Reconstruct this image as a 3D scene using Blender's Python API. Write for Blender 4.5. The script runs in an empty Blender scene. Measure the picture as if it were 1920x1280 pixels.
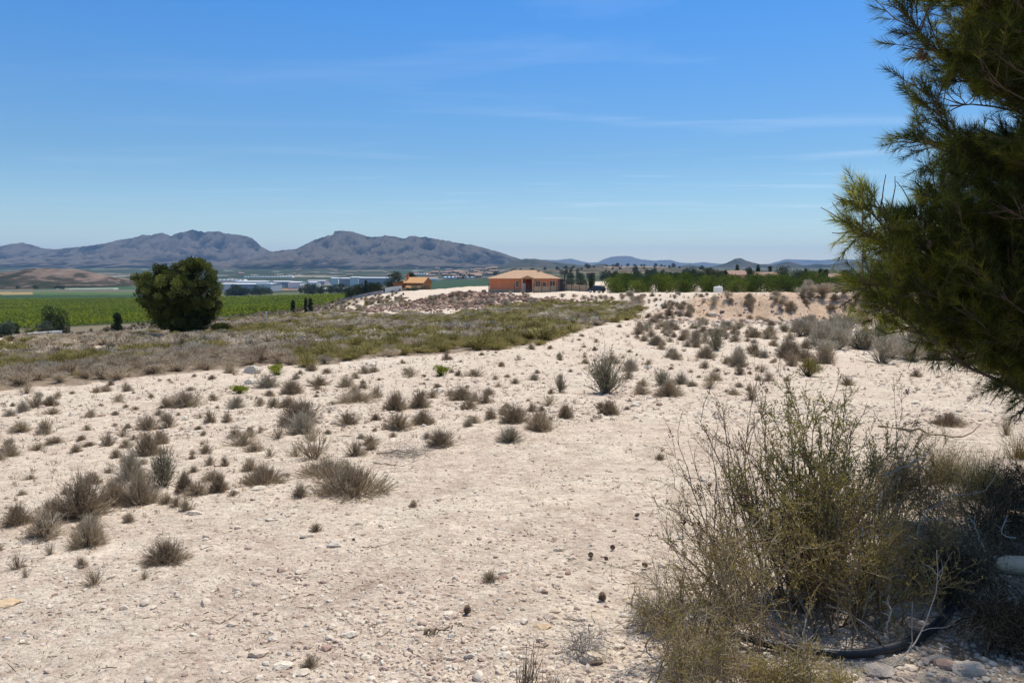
import bpy, math, random
import numpy as np
from mathutils import Vector, Matrix

# ---------------------------------------------------------------- camera, sky, sun, exposure
SC = bpy.context.scene
COL = SC.collection
CAMZ = 1.65
F = 1493.0                       # focal length in photograph pixels (1920 wide)
PITCH = math.atan(140.0 / F)
cam_d = bpy.data.cameras.new("camera")
cam_d.sensor_width = 36.0
cam_d.lens = 36.0 * F / 1920.0
cam_d.clip_start = 0.05
cam_d.clip_end = 60000.0
cam = bpy.data.objects.new("camera", cam_d)
COL.objects.link(cam)
cam.location = (0, 0, CAMZ)
cam.rotation_euler = (math.radians(90) - PITCH, 0, 0)
SC.camera = cam

SUN_AZ = math.radians(36)        # to the right of the view direction
SUN_EL = math.radians(67)
W = bpy.data.worlds.new("World")
SC.world = W
W.use_nodes = True
nt = W.node_tree
nt.nodes.clear()
wo = nt.nodes.new('ShaderNodeOutputWorld')
bg = nt.nodes.new('ShaderNodeBackground')
bg.inputs[1].default_value = 0.145
sky = nt.nodes.new('ShaderNodeTexSky')
sky.sky_type = 'NISHITA'
sky.sun_disc = False
sky.sun_elevation = SUN_EL
sky.sun_rotation = SUN_AZ
sky.altitude = 200
sky.air_density = 1.0
sky.dust_density = 0.1
sky.ozone_density = 2.0
SKY_T = [(0.75, .79, .85), (0.61, .71, .79), (0.41, .60, .74), (0.26, .62, .96), (0.85, .90, .93)]
# thin cirrus: a cloud layer high above, found by meeting the view ray with a flat sheet
tc = nt.nodes.new('ShaderNodeTexCoord')
sep = nt.nodes.new('ShaderNodeSeparateXYZ')
nt.links.new(tc.outputs['Generated'], sep.inputs[0])
def wmath(op, a, b=None, c=None):
    n = nt.nodes.new('ShaderNodeMath'); n.operation = op
    for i, v in enumerate((a, b, c)):
        if v is None: continue
        if isinstance(v, (int, float)): n.inputs[i].default_value = v
        else: nt.links.new(v, n.inputs[i])
    return n.outputs[0]
zz = wmath('MAXIMUM', sep.outputs[2], 0.02)
cx = wmath('DIVIDE', sep.outputs[0], zz)
cy = wmath('DIVIDE', sep.outputs[1], zz)
comb = nt.nodes.new('ShaderNodeCombineXYZ')
nt.links.new(cx, comb.inputs[0]); nt.links.new(cy, comb.inputs[1])
mp = nt.nodes.new('ShaderNodeMapping')
mp.inputs['Rotation'].default_value = (0, 0, math.radians(-14))
mp.inputs['Scale'].default_value = (0.30, 0.75, 1)
mp.inputs['Location'].default_value = (2.1, 0.35, 0)
nt.links.new(comb.outputs[0], mp.inputs[0])
nz = nt.nodes.new('ShaderNodeTexNoise')
nz.inputs['Scale'].default_value = 1.3
nz.inputs['Detail'].default_value = 7
nz.inputs['Roughness'].default_value = 0.55
nz.inputs['Distortion'].default_value = 0.6
nt.links.new(mp.outputs[0], nz.inputs[0])
cr = nt.nodes.new('ShaderNodeMapRange')
cr.inputs[1].default_value = 0.53; cr.inputs[2].default_value = 0.80
cr.inputs[3].default_value = 0.0; cr.inputs[4].default_value = 0.21
nt.links.new(nz.outputs[0], cr.inputs[0])
# veil thickens low over the horizon where the sheet is seen edge on
lowv = nt.nodes.new('ShaderNodeMapRange')
lowv.inputs[1].default_value = 0.45; lowv.inputs[2].default_value = 0.06
lowv.inputs[3].default_value = 0.15; lowv.inputs[4].default_value = 1.0
nt.links.new(sep.outputs[2], lowv.inputs[0])
azm = nt.nodes.new('ShaderNodeMapRange'); azm.inputs[1].default_value = -0.45; azm.inputs[2].default_value = 0.15; azm.inputs[3].default_value = 0.25; azm.inputs[4].default_value = 1.0
nt.links.new(sep.outputs[0], azm.inputs[0])
cf = wmath('MULTIPLY', wmath('MULTIPLY', cr.outputs[0], lowv.outputs[0]), azm.outputs[0])
tint = nt.nodes.new('ShaderNodeMix'); tint.data_type = 'RGBA'; tint.blend_type = 'MULTIPLY'
tint.inputs[0].default_value = 1.0
nt.links.new(sky.outputs[0], tint.inputs[6])
trp = nt.nodes.new('ShaderNodeValToRGB')
for _ in range(3): trp.color_ramp.elements.new(0.5)
for e_, (p_, c_) in zip(trp.color_ramp.elements, [(0.0, SKY_T[0]), (0.07, SKY_T[1]), (0.26, SKY_T[2]), (0.62, SKY_T[3]), (0.95, SKY_T[4])]): e_.position = p_; e_.color = (*[q / 2 for q in c_], 1)
sz = wmath('MULTIPLY', sep.outputs[2], 2.0)
nt.links.new(sz, trp.inputs[0])
t2 = nt.nodes.new('ShaderNodeVectorMath'); t2.operation = 'SCALE'; t2.inputs[3].default_value = 2.0
nt.links.new(trp.outputs[0], t2.inputs[0]); nt.links.new(t2.outputs[0], tint.inputs[7])
mx = nt.nodes.new('ShaderNodeMix'); mx.data_type = 'RGBA'
nt.links.new(cf, mx.inputs[0])
nt.links.new(tint.outputs[2], mx.inputs[6])
mx.inputs[7].default_value = (8.2, 8.6, 9.4, 1)
nt.links.new(mx.outputs[2], bg.inputs[0])
nt.links.new(bg.outputs[0], wo.inputs[0])

sun_d = bpy.data.lights.new("sun", 'SUN')
sun_d.energy = 4.95
sun_d.angle = math.radians(0.53)
sun_d.color = (1.0, 0.955, 0.89)
sun = bpy.data.objects.new("sun", sun_d)
COL.objects.link(sun)
sdir = Vector((math.sin(SUN_AZ) * math.cos(SUN_EL), math.cos(SUN_AZ) * math.cos(SUN_EL), math.sin(SUN_EL)))
sun.rotation_euler = sdir.to_track_quat('Z', 'Y').to_euler()
SC.view_settings.view_transform = 'Standard'
SC.view_settings.look = 'None'
SC.view_settings.exposure = 0.05
SC.view_settings.gamma = 1.0
SC.render.engine = 'CYCLES'
SC.cycles.use_denoising = True
SC.cycles.max_bounces = 6
SC.cycles.diffuse_bounces = 3
SC.cycles.transparent_max_bounces = 8
SC.cycles.volume_bounces = 0

# ---------------------------------------------------------------- helpers
RNG = np.random.default_rng(11)

def smooth(a, b, x):
    t = np.clip((x - a) / (b - a), 0, 1)
    return t * t * (3 - 2 * t)

def _h(ix, iy, s):
    v = (ix.astype(np.int64) * 374761393 + iy.astype(np.int64) * 668265263 + s * 974634777) & 0xffffffff
    v = ((v ^ (v >> 13)) * 1274126177) & 0xffffffff
    return ((v ^ (v >> 16)) & 0xffff) / 65535.0

def pn(x, y, s=0):
    """gradient noise, about -0.7..0.7"""
    x = np.asarray(x, float); y = np.asarray(y, float)
    ix = np.floor(x); iy = np.floor(y); fx = x - ix; fy = y - iy
    u = fx * fx * fx * (fx * (fx * 6 - 15) + 10); v = fy * fy * fy * (fy * (fy * 6 - 15) + 10)
    def g(dx, dy):
        a = _h(ix + dx, iy + dy, s) * 2 * math.pi
        return np.cos(a) * (fx - dx) + np.sin(a) * (fy - dy)
    a = g(0, 0); b = g(1, 0); c = g(0, 1); d = g(1, 1)
    return (a + (b - a) * u) + ((c + (d - c) * u) - (a + (b - a) * u)) * v

def fbm(x, y, o=4, s=0, r=0.5):
    t = 0; a = 1.0; n = 0
    for i in range(o):
        t = t + a * pn(x, y, s + i); n += a
        x = x * 2.03 + 7.1; y = y * 2.03 - 3.7; a *= r
    return t / n

def ridged(x, y, o=4, s=0, r=0.5):
    t = 0; a = 1.0; n = 0
    for i in range(o):
        t = t + a * (1 - np.abs(pn(x, y, s + i)) * 2.2); n += a
        x = x * 2.1 + 3.3; y = y * 2.1 + 1.7; a *= r
    return t / n

# pixel (photograph) <-> ray
CT, ST = math.cos(PITCH), math.sin(PITCH)
def pix_ray(px, py):
    u = np.asarray(px, float) - 960; v = 640 - np.asarray(py, float)
    return u, F * CT + v * ST, -F * ST + v * CT
def to_pix(x, y, z):
    """world -> photograph pixel; also forward depth"""
    dz = z - CAMZ
    d = y * CT - dz * ST
    up = y * ST + dz * CT
    d = np.where(np.abs(d) < 1e-6, 1e-6, d)
    return 960 + F * x / d, 640 - F * up / d, d

def tag(o, label=None, cat=None, group=None, kind=None):
    if label: o["label"] = label
    if cat: o["category"] = cat
    if group: o["group"] = group
    if kind: o["kind"] = kind
    return o

def empty(name, loc=(0, 0, 0), rz=0.0, sc=1.0, label=None, cat=None, group=None):
    o = bpy.data.objects.new(name, None)
    o.empty_display_size = 0.1
    COL.objects.link(o)
    o.location = loc; o.rotation_euler = (0, 0, rz); o.scale = (sc, sc, sc)
    return tag(o, label, cat, group)

CHILDREN = {}
def copy_tree(o, parent=None):
    c = o.copy(); COL.objects.link(c)
    if parent is not None: c.parent = parent
    CHILDREN[c.name] = []
    for ch in CHILDREN.get(o.name, []):
        d = copy_tree(ch, c); CHILDREN[c.name].append(d)
    return c

class Geo:
    def __init__(s): s.V = []; s.T = []; s.F = {3: [], 4: []}; s.n = 0
    def add(s, v, f, t=0.5):
        v = np.asarray(v, float).reshape(-1, 3); f = np.asarray(f, int)
        if len(v) == 0: return s
        s.V.append(v); s.T.append(np.broadcast_to(np.asarray(t, float), (len(v),)).copy())
        s.F[f.shape[1]].append(f + s.n); s.n += len(v)
        return s
    def merge(s, g, M=None, t=None):
        v, tt, f3, f4 = g.arrays()
        if M is not None: v = v @ np.array(M.to_3x3()).T + np.array(M.translation)
        s.V.append(v); s.T.append(tt if t is None else np.clip(tt + t, 0, 1))
        if len(f3): s.F[3].append(f3 + s.n)
        if len(f4): s.F[4].append(f4 + s.n)
        s.n += len(v)
    def arrays(s):
        return (np.concatenate(s.V) if s.V else np.zeros((0, 3)), np.concatenate(s.T) if s.T else np.zeros(0),
                np.concatenate(s.F[3]) if s.F[3] else np.zeros((0, 3), int), np.concatenate(s.F[4]) if s.F[4] else np.zeros((0, 4), int))
    def mesh(s, name, mat, smooth_=False, color=None):
        v, t, f3, f4 = s.arrays()
        me = bpy.data.meshes.new(name)
        me.vertices.add(len(v)); me.vertices.foreach_set("co", v.astype(np.float32).ravel())
        loops = np.concatenate([f3.ravel(), f4.ravel()]).astype(np.int32)
        me.loops.add(len(loops)); me.loops.foreach_set("vertex_index", loops)
        starts = np.concatenate([np.arange(len(f3)) * 3, len(f3) * 3 + np.arange(len(f4)) * 4]).astype(np.int32)
        me.polygons.add(len(starts)); me.polygons.foreach_set("loop_start", starts)
        me.polygons.foreach_set("use_smooth", np.full(len(starts), bool(smooth_)))
        a = me.attributes.new("tint", 'FLOAT', 'POINT'); a.data.foreach_set("value", t.astype(np.float32))
        if color is not None:
            a = me.attributes.new("zone", 'FLOAT_COLOR', 'POINT')
            c = np.ones((len(v), 4), np.float32); c[:, :3] = color
            a.data.foreach_set("color", c.ravel())
        me.materials.append(mat)
        me.update(calc_edges=True); me.validate()
        return me
    def obj(s, name, mat, parent=None, smooth_=False, color=None):
        o = bpy.data.objects.new(name, s.mesh(name, mat, smooth_, color)); COL.objects.link(o)
        if parent is not None:
            o.parent = parent; CHILDREN.setdefault(parent.name, []).append(o)
        return o
    # -- shapes
    def box(s, c, d, rz=0.0, t=0.5, taper=1.0):
        x, y, z = [q / 2 for q in d]
        v = np.array([(-x, -y, -z), (x, -y, -z), (x, y, -z), (-x, y, -z), (-x * taper, -y * taper, z), (x * taper, -y * taper, z), (x * taper, y * taper, z), (-x * taper, y * taper, z)])
        ca, sa = math.cos(rz), math.sin(rz)
        v = np.column_stack([v[:, 0] * ca - v[:, 1] * sa, v[:, 0] * sa + v[:, 1] * ca, v[:, 2]]) + np.array(c)
        return s.add(v, [(0, 3, 2, 1), (4, 5, 6, 7), (0, 1, 5, 4), (1, 2, 6, 5), (2, 3, 7, 6), (3, 0, 4, 7)], t)
    def prism(s, poly, y0, y1, t=0.5):
        """poly in x,z, pushed along y; convex or nearly so (fan of quads between, n-gon caps split)"""
        n = len(poly); v = [(p[0], y0, p[1]) for p in poly] + [(p[0], y1, p[1]) for p in poly]
        s.add(v, [(i, (i + 1) % n, n + (i + 1) % n, n + i) for i in range(n)], t)
        cx = sum(p[0] for p in poly) / n; cz = sum(p[1] for p in poly) / n
        for yy, fl in ((y0, 0), (y1, 1)):
            w = [(p[0], yy, p[1]) for p in poly] + [(cx, yy, cz)]
            s.add(w, [((i, n, (i + 1) % n) if not fl else (i, (i + 1) % n, n)) for i in range(n)], t)
        return s

def norm(v): return v / np.maximum(np.linalg.norm(v, axis=-1, keepdims=True), 1e-9)

def tubes(g, P, R, sides=3, t=0.5):
    """P (N,K,3) paths, R (N,K) radii"""
    P = np.asarray(P, float); R = np.asarray(R, float); N, K, _ = P.shape
    if N == 0: return
    T = np.empty_like(P); T[:, 1:-1] = P[:, 2:] - P[:, :-2]; T[:, 0] = P[:, 1] - P[:, 0]; T[:, -1] = P[:, -1] - P[:, -2]
    T = norm(T)
    ref = np.where(np.abs(T[:, :1, 2:3]) > 0.9, np.array([1.0, 0, 0]), np.array([0, 0, 1.0]))
    A = norm(np.cross(T, np.broadcast_to(ref, T.shape))); B = np.cross(T, A)
    ang = np.arange(sides) * 2 * math.pi / sides
    V = P[:, :, None] + R[:, :, None, None] * (A[:, :, None] * np.cos(ang)[:, None] + B[:, :, None] * np.sin(ang)[:, None])
    idx = np.arange(N * K * sides).reshape(N, K, sides); nx = np.roll(idx, -1, axis=2)
    Fq = np.stack([idx[:, :-1], nx[:, :-1], nx[:, 1:], idx[:, 1:]], -1).reshape(-1, 4)
    tt = np.broadcast_to(np.asarray(t, float).reshape(-1, 1, 1) if np.ndim(t) else t, (N, K, sides)).ravel() if np.ndim(t) <= 1 else t
    g.add(V.reshape(-1, 3), Fq, tt)

def leaves(g, C, D, L, Wd, rng, t=0.5, tri=False):
    """leaf blades from C along D, length L, width Wd"""
    N = len(C)
    if N == 0: return
    D = norm(D); S = norm(np.cross(D, rng.normal(size=(N, 3)))) * (np.broadcast_to(Wd, (N,))[:, None] / 2)
    L = np.broadcast_to(L, (N,))[:, None]
    tt = np.broadcast_to(t, (N,))
    if tri:
        V = np.stack([C - S, C + S, C + D * L], 1); Fc = np.arange(N * 3).reshape(N, 3); k = 3
    else:
        V = np.stack([C, C + D * L * .5 + S, C + D * L, C + D * L * .5 - S], 1); Fc = np.arange(N * 4).reshape(N, 4); k = 4
    g.add(V.reshape(-1, 3), Fc, np.repeat(tt, k))

def rdir(rng, n): return norm(rng.normal(size=(n, 3)))

# ---------------------------------------------------------------- materials
def ramp(nt, fac, stops):
    r = nt.nodes.new('ShaderNodeValToRGB')
    while len(r.color_ramp.elements) < len(stops): r.color_ramp.elements.new(0.5)
    for e, (p, c) in zip(r.color_ramp.elements, stops): e.position = p; e.color = (*c, 1)
    nt.links.new(fac, r.inputs[0]); return r.outputs[0]

def plant_mat(name, stops, transl=0.25, rough=0.75, obj_rand=0.25, noise_scale=0.0, noise_amt=0.0):
    m = bpy.data.materials.new(name); m.use_nodes = True; t = m.node_tree; t.nodes.clear()
    out = t.nodes.new('ShaderNodeOutputMaterial')
    at = t.nodes.new('ShaderNodeAttribute'); at.attribute_name = "tint"
    oi = t.nodes.new('ShaderNodeObjectInfo')
    m1 = t.nodes.new('ShaderNodeMath'); m1.operation = 'MULTIPLY_ADD'
    t.links.new(oi.outputs['Random'], m1.inputs[0]); m1.inputs[1].default_value = obj_rand; m1.inputs[2].default_value = -obj_rand / 2
    m2 = t.nodes.new('ShaderNodeMath'); m2.operation = 'ADD'; m2.use_clamp = True
    t.links.new(at.outputs['Fac'], m2.inputs[0]); t.links.new(m1.outputs[0], m2.inputs[1])
    f = m2.outputs[0]
    if noise_scale:
        g = t.nodes.new('ShaderNodeNewGeometry'); n = t.nodes.new('ShaderNodeTexNoise'); n.inputs['Scale'].default_value = noise_scale; n.inputs['Detail'].default_value = 3
        t.links.new(g.outputs['Position'], n.inputs['Vector'])
        m3 = t.nodes.new('ShaderNodeMath'); m3.operation = 'MULTIPLY_ADD'; m3.inputs[1].default_value = noise_amt; m3.inputs[2].default_value = -noise_amt / 2
        t.links.new(n.outputs[0], m3.inputs[0])
        m4 = t.nodes.new('ShaderNodeMath'); m4.operation = 'ADD'; m4.use_clamp = True
        t.links.new(f, m4.inputs[0]); t.links.new(m3.outputs[0], m4.inputs[1]); f = m4.outputs[0]
    c = ramp(t, f, stops)
    b = t.nodes.new('ShaderNodeBsdfPrincipled'); b.inputs['Roughness'].default_value = rough; b.inputs['Specular IOR Level'].default_value = 0.25
    t.links.new(c, b.inputs['Base Color'])
    if transl:
        tr = t.nodes.new('ShaderNodeBsdfTranslucent'); t.links.new(c, tr.inputs[0])
        mxs = t.nodes.new('ShaderNodeMixShader'); mxs.inputs[0].default_value = transl
        t.links.new(b.outputs[0], mxs.inputs[1]); t.links.new(tr.outputs[0], mxs.inputs[2]); t.links.new(mxs.outputs[0], out.inputs[0])
    else: t.links.new(b.outputs[0], out.inputs[0])
    return m

def solid_mat(name, col, rough=0.8, var=0.12, scale=3.0, bump=0.0, metal=0.0, bscale=None, spec=0.4):
    m = bpy.data.materials.new(name); m.use_nodes = True; t = m.node_tree; b = t.nodes['Principled BSDF']
    b.inputs['Roughness'].default_value = rough; b.inputs['Metallic'].default_value = metal; b.inputs['Specular IOR Level'].default_value = spec
    tcn = t.nodes.new('ShaderNodeTexCoord'); n = t.nodes.new('ShaderNodeTexNoise'); n.inputs['Scale'].default_value = scale; n.inputs['Detail'].default_value = 6
    n.inputs['Roughness'].default_value = 0.65
    t.links.new(tcn.outputs['Object'], n.inputs['Vector'])
    c = ramp(t, n.outputs[0], [(0.3, tuple(max(0, q * (1 - var)) for q in col)), (0.7, tuple(min(1, q * (1 + var)) for q in col))])
    t.links.new(c, b.inputs['Base Color'])
    if bump:
        n2 = t.nodes.new('ShaderNodeTexNoise'); n2.inputs['Scale'].default_value = bscale or scale * 6; n2.inputs['Detail'].default_value = 5
        t.links.new(tcn.outputs['Object'], n2.inputs['Vector'])
        bp = t.nodes.new('ShaderNodeBump'); bp.inputs['Strength'].default_value = 0.7; bp.inputs['Distance'].default_value = bump
        t.links.new(n2.outputs[0], bp.inputs['Height']); t.links.new(bp.outputs[0], b.inputs['Normal'])
    return m

# ---------------------------------------------------------------- terrain
P_Y = np.array([-60, 0, 3, 8, 15, 22, 35, 60, 100, 150, 187, 250, 320, 450, 700, 1000, 2000, 3000, 4500, 30000], float)
P_D = np.array([1.2, 1.6, 1.65, 2.0, 2.45, 2.85, 3.35, 4.2, 5.0, 5.7, 6.0, 6.9, 7.6, 8.3, 9.2, 10.5, 12, 11, 6, 4], float)
def gauss(x, y, cx, cy, sx, sy, h): return h * np.exp(-((x - cx) / sx) ** 2 - ((y - cy) / sy) ** 2)

def ground(x, y):
    """large shape of the land, without stones"""
    x = np.asarray(x, float); y = np.asarray(y, float)
    z = CAMZ - np.interp(y, P_Y, P_D)
    z = z - 0.036 * np.clip(-x, 0, 80)
    # right-hand terrace with its cut bank
    edge = 61 + 7 * pn(x * 0.13, y * 0 + 3.1, 5) + 2.2 * pn(x * 0.5, y * 0.1, 6)
    wr = smooth(9, 19, x) * (1 - smooth(210, 300, y))
    top = CAMZ - (2.35 + np.clip(y - 66, 0, 90) * 0.031)
    rise = smooth(0.0, 4.2, y - edge)
    z = z + wr * rise * np.clip(top - z, 0, 3) 
    z = z + smooth(2, 14, x) * (1 - wr) * smooth(70, 150, y) * (1 - smooth(200, 300, y)) * 0.75
    # rubble mound by the house
    z = z + gauss(x, y, -7.5, 122, 8.5, 11, 1.7) + gauss(x, y, 1.5, 112, 5, 8, 0.6)
    # the small house's spur
    z = z + gauss(x, y, -40, 320, 40, 60, 4.3)
    # fall to the valley on the left
    d1 = np.minimum(y - 66 + 3 * pn(x * .05, y * .05, 9), np.interp(y, [80, 135], [-28, -15]) - x + 3 * pn(x * .05, y * .05, 10))
    d2 = np.minimum(y - 262, 30 - x)
    d = np.maximum(d1, d2)
    fall = 21.5 * (1 - np.exp(-np.clip(d, 0, None) / 150.0))
    a = x / np.maximum(y, 1)
    far = smooth(2200, 4800, y)
    z = z - fall * (1 - far) * (1 - smooth(0.02, 0.16, a) * smooth(250, 500, y))
    # terraced hillock
    z = z + gauss(x, y, 215, 1450, 170, 230, 12) * (1 + 0.15 * pn(x / 60, y / 60, 3))
    z = z + gauss(x, y, -60, 2600, 240, 260, 14)
    # soft undulation
    z = z + 0.10 * pn(x * 0.22, y * 0.22, 1) * smooth(2, 8, y) + 0.35 * pn(x * 0.04, y * 0.04, 2) * smooth(20, 60, y)
    return z

def relief(x, y):
    """stones, ruts and small gullies"""
    x = np.asarray(x, float); y = np.asarray(y, float)
    rut = np.exp(-((x * .55 - (y - 4.9)) / .4) ** 2) + np.exp(-((x * .55 - (y - 7.4)) / .4) ** 2)
    r = -.03 * rut * (y < 14) + 0.016 * fbm(x * 9, y * 9, 3, 40) * (1 - .6 * np.clip(rut, 0, 1)) + 0.035 * fbm(x * 1.6, y * 1.6, 3, 50) * smooth(1.5, 9, y)
    r = r + smooth(6, 11, y) * (1 - smooth(60, 90, y)) * .055 * fbm(x * 3.1, y * 3.1, 3, 65, .6)
    r = r + smooth(14, 30, y) * (1 - smooth(230, 330, y)) * 0.16 * fbm(x * 0.7, y * 0.7, 4, 60)
    bank = smooth(8, 16, x) * smooth(58, 62, y) * (1 - smooth(68, 72, y))
    r = r + bank * (0.6 * (ridged(x * 0.45, y * 0.12, 4, 70) - 0.5) + .5 * fbm(x * .5, y * .4, 4, 75))
    mound = np.exp(-((x + 7) / 12) ** 2 - ((y - 120) / 15) ** 2)
    r = r + mound * (0.9 * fbm(x * .8, y * 0.6, 5, 80, .65))
    return r

def gz(x, y): return ground(x, y) + relief(x, y)

_T = np.geomspace(1.5, 30000, 2600)
def hit(px, py):
    """where the ray through a photograph pixel meets the land"""
    rx, ry, rz = pix_ray(px, py)
    T = _T / ry
    x, y, z = rx * T, ry * T, CAMZ + rz * T
    dlt = z - gz(x, y)
    i = int(np.argmax(dlt < 0)) if (dlt < 0).any() else len(T) - 1
    if i == 0: i = 1
    k = dlt[i - 1] / (dlt[i - 1] - dlt[i])
    t = T[i - 1] + (T[i] - T[i - 1]) * k
    return Vector((rx * t, ry * t, float(gz(rx * t, ry * t))))
def at_depth(px, Y):
    """ground point under a photograph column at forward distance Y"""
    x = (px - 960) / (F * CT + (640 - 520) * ST) * Y
    return Vector((x, Y, float(gz(x, Y))))
def h_of(rows, Y): return rows * Y / F      # height in metres of so many photograph rows at distance Y

def poly_in(px, py, poly):
    px = np.asarray(px); py = np.asarray(py); ins = np.zeros(px.shape, bool); n = len(poly)
    for i in range(n):
        x0, y0 = poly[i]; x1, y1 = poly[(i + 1) % n]
        if y0 == y1: continue
        c = ((y0 > py) != (y1 > py)) & (px < (x1 - x0) * (py - y0) / (y1 - y0) + x0)
        ins ^= c
    return ins

SCRUB_LOW = [(-700, 790), (-300, 765), (0, 735), (200, 713), (330, 700), (440, 690), (620, 680), (740, 668), (860, 662), (1010, 645), (1110, 612), (1195, 592)]
SCRUB_UP = [(1205, 574), (1120, 569), (1040, 568), (960, 574), (900, 584), (860, 592), (700, 594), (590, 594), (540, 596), (430, 604), (250, 622), (0, 640), (-300, 650), (-700, 660)]
SCRUB = SCRUB_LOW + SCRUB_UP

C_PALE = np.array((0.67, 0.578, 0.445)); C_PINK = np.array((0.61, 0.50, 0.39)); C_CREAM = np.array((0.74, 0.68, 0.55))
C_SCRUB = np.array((0.235, 0.18, 0.125)); C_ORANGE = np.array((0.50, 0.33, 0.20))

def zone_color(x, y, z):
    px, py, dep = to_pix(x, y, z)
    n1 = fbm(x * 0.55, y * 0.55, 4, 100); n2 = fbm(x * 2.2, y * 2.2, 3, 110); n3 = fbm(x * .12, y * .12, 3, 120)
    w = np.clip(0.5 + 1.2 * n1 + 0.5 * n2, 0, 1)[:, None]
    c = C_PALE * (1 - w) + C_PINK * w
    w = np.clip(smooth(0.02, 0.5, n3 + .5 * n2), 0, 1)[:, None] * .7
    c = c * (1 - w) + C_CREAM * w
    def put(mask, col, amt=1.0):
        nonlocal c
        m = (np.clip(mask, 0, 1) * amt)[:, None]; c = c * (1 - m) + np.array(col) * m
    ins = poly_in(px + 14 * n2 / 0.4, py + 5 * n1 / 0.4, SCRUB) & (y > 8) & (y < 130)
    open_ = ((px < 240) & (py < 662) & (py > 632)) | ((px > 270) & (px < 335) & (py > 629) & (py < 643))
    put((ins & ~open_) * 1.0, C_SCRUB, 0.85)
    put((y > 55) * smooth(-17, -24, x + 3 * n3) * (px < 560 + 60 * n3) * (py < 628), C_SCRUB, 0.85)
    # pine litter, its dark tone also painted in to deepen the near tree's shade
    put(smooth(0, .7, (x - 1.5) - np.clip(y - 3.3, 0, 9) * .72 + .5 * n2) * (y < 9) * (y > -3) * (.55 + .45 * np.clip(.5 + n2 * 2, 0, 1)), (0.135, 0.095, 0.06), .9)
    # compacted, redder wheel track crossing the foreground
    trk = np.exp(-((x * .55 - (y - 4.9) + .5 * n3) / .55) ** 2) + np.exp(-((x * .55 - (y - 7.4) + .5 * n3) / .5) ** 2)
    put(trk * (y < 12) * np.clip(.6 + n1, 0, 1), C_PINK * .90, .8)
    # right: under the grey bushes and along the bank
    put(smooth(58, 62, y) * (1 - smooth(66, 70, y)) * smooth(8, 15, x), C_ORANGE, .6)
    put(np.exp(-((x + 6) / 10) ** 2 - ((y - 118) / 14) ** 2) * 1.3, (0.30, 0.19, 0.135), .85)
    dd1 = np.minimum(y - 70, np.interp(y, [80, 135], [-30, -17]) - x); dd2 = np.minimum(y - 262, 30 - x); dd = np.maximum(dd1, dd2)
    out = smooth(0, 12, dd + 6 * n3) * (1 - smooth(95, 120, y) * smooth(-62, -46, x) * (1 - smooth(285, 310, y)))
    put(out, (0.19, 0.16, 0.10), .95)
    put(smooth(20, 45, y) * smooth(0.60, 0.75, x / np.maximum(y, 1)), C_SCRUB, .8)
    plain = smooth(325, 345, y) * smooth(-0.02, -.10, x / np.maximum(y, 1)) + smooth(420, 480, y)
    # patchwork of fields
    ca, sa = math.cos(.35), math.sin(.35)
    u = (x * ca - y * sa); v = (x * sa + y * ca)
    sc = np.where(y > 1900, 210.0, 120.0)
    iu = np.floor(u / sc + 0.3 * np.sin(v / 300)); iv = np.floor(v / (sc * .8))
    r = _h(iu, iv, 7); r2 = _h(iu, iv, 8)
    pal = np.array([(0.025, 0.045, 0.014), (0.032, 0.055, 0.018), (0.04, 0.055, 0.022), (0.03, 0.05, 0.018), (0.05, 0.065, 0.03), (0.032, 0.05, 0.02), (0.09, 0.08, 0.05), (0.20, 0.17, 0.12), (0.07, 0.07, 0.04)])
    f = pal[(r * 8.99).astype(int)] * (0.8 + 0.4 * r2)[:, None]
    m = np.clip(plain, 0, 1)[:, None]; c = c * (1 - m) + f * m
    L = (px < 950) & (y > 340)
    def band(r0, r1, p0, p1, col, a=1.0):
        put((L & (py >= r0) & (py < r1) & (px >= p0) & (px < p1)) * 1.0, col, a)
    band(558, 700, -900, 700, (0.05, 0.075, 0.018))
    band(552.5, 558, -900, 260, (0.03, 0.065, 0.016))
    band(547.5, 552.5, -900, 62, (0.30, 0.235, 0.10))
    band(547.5, 552.5, 62, 270, (0.075, 0.125, 0.035))
    band(543, 547.5, -900, 270, (0.13, 0.125, 0.08))
    band(537, 543, 60, 262, (0.04, 0.085, 0.03))
    band(540, 542, 100, 222, (0.30, 0.35, 0.28))
    band(534.6, 536.8, 70, 262, (0.42, 0.37, 0.29))
    band(527, 534.6, 70, 190, (0.30, 0.22, 0.165))
    band(529, 537, -100, 80, (0.13, 0.12, 0.08))
    band(555, 558, 405, 645, (0.28, 0.27, 0.16), .6)
    band(549, 555, 405, 700, (0.11, 0.13, 0.06))
    band(545, 549, 560, 720, (0.28, 0.22, 0.16), .7)
    band(541, 544, 510, 560, (0.36, 0.20, 0.13), .8)
    band(525, 541, 805, 950, (0.032, 0.07, 0.028))
    # pale greenhouse and road patches on the fans
    n5 = fbm(x / 260, y / 70, 3, 140)
    put((y > 1700) * smooth(0.24, 0.30, n5) * (y < 4200), (0.50, 0.50, 0.46), .7)
    put((np.abs(px - 645) < 26) & (py > 501 + (px - 620) * -.05) & (py < 505.5 + (px - 620) * -.05) & (y > 1500), (0.40, 0.30, 0.20), .9)
    # terraced hillock on the right
    tz = (np.exp(-((x - 215) / 190) ** 2 - ((y - 1400) / 260) ** 2) > .33)
    st = np.floor((z * 0.55 + 0.002 * x)); rr = _h(st, st * 0 + 2, 3)
    nn_ = fbm(x / 70, y / 70, 3, 333)
    tcx = np.where((rr + nn_ * .6 > .72)[:, None], np.array((0.26, 0.20, 0.14)), np.where((rr + nn_ > .30)[:, None], np.array((0.055, 0.055, 0.03)), np.array((0.11, 0.09, 0.055))))
    m = tz[:, None] * 1.0; c = c * (1 - m) + tcx * m
    return c

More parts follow.
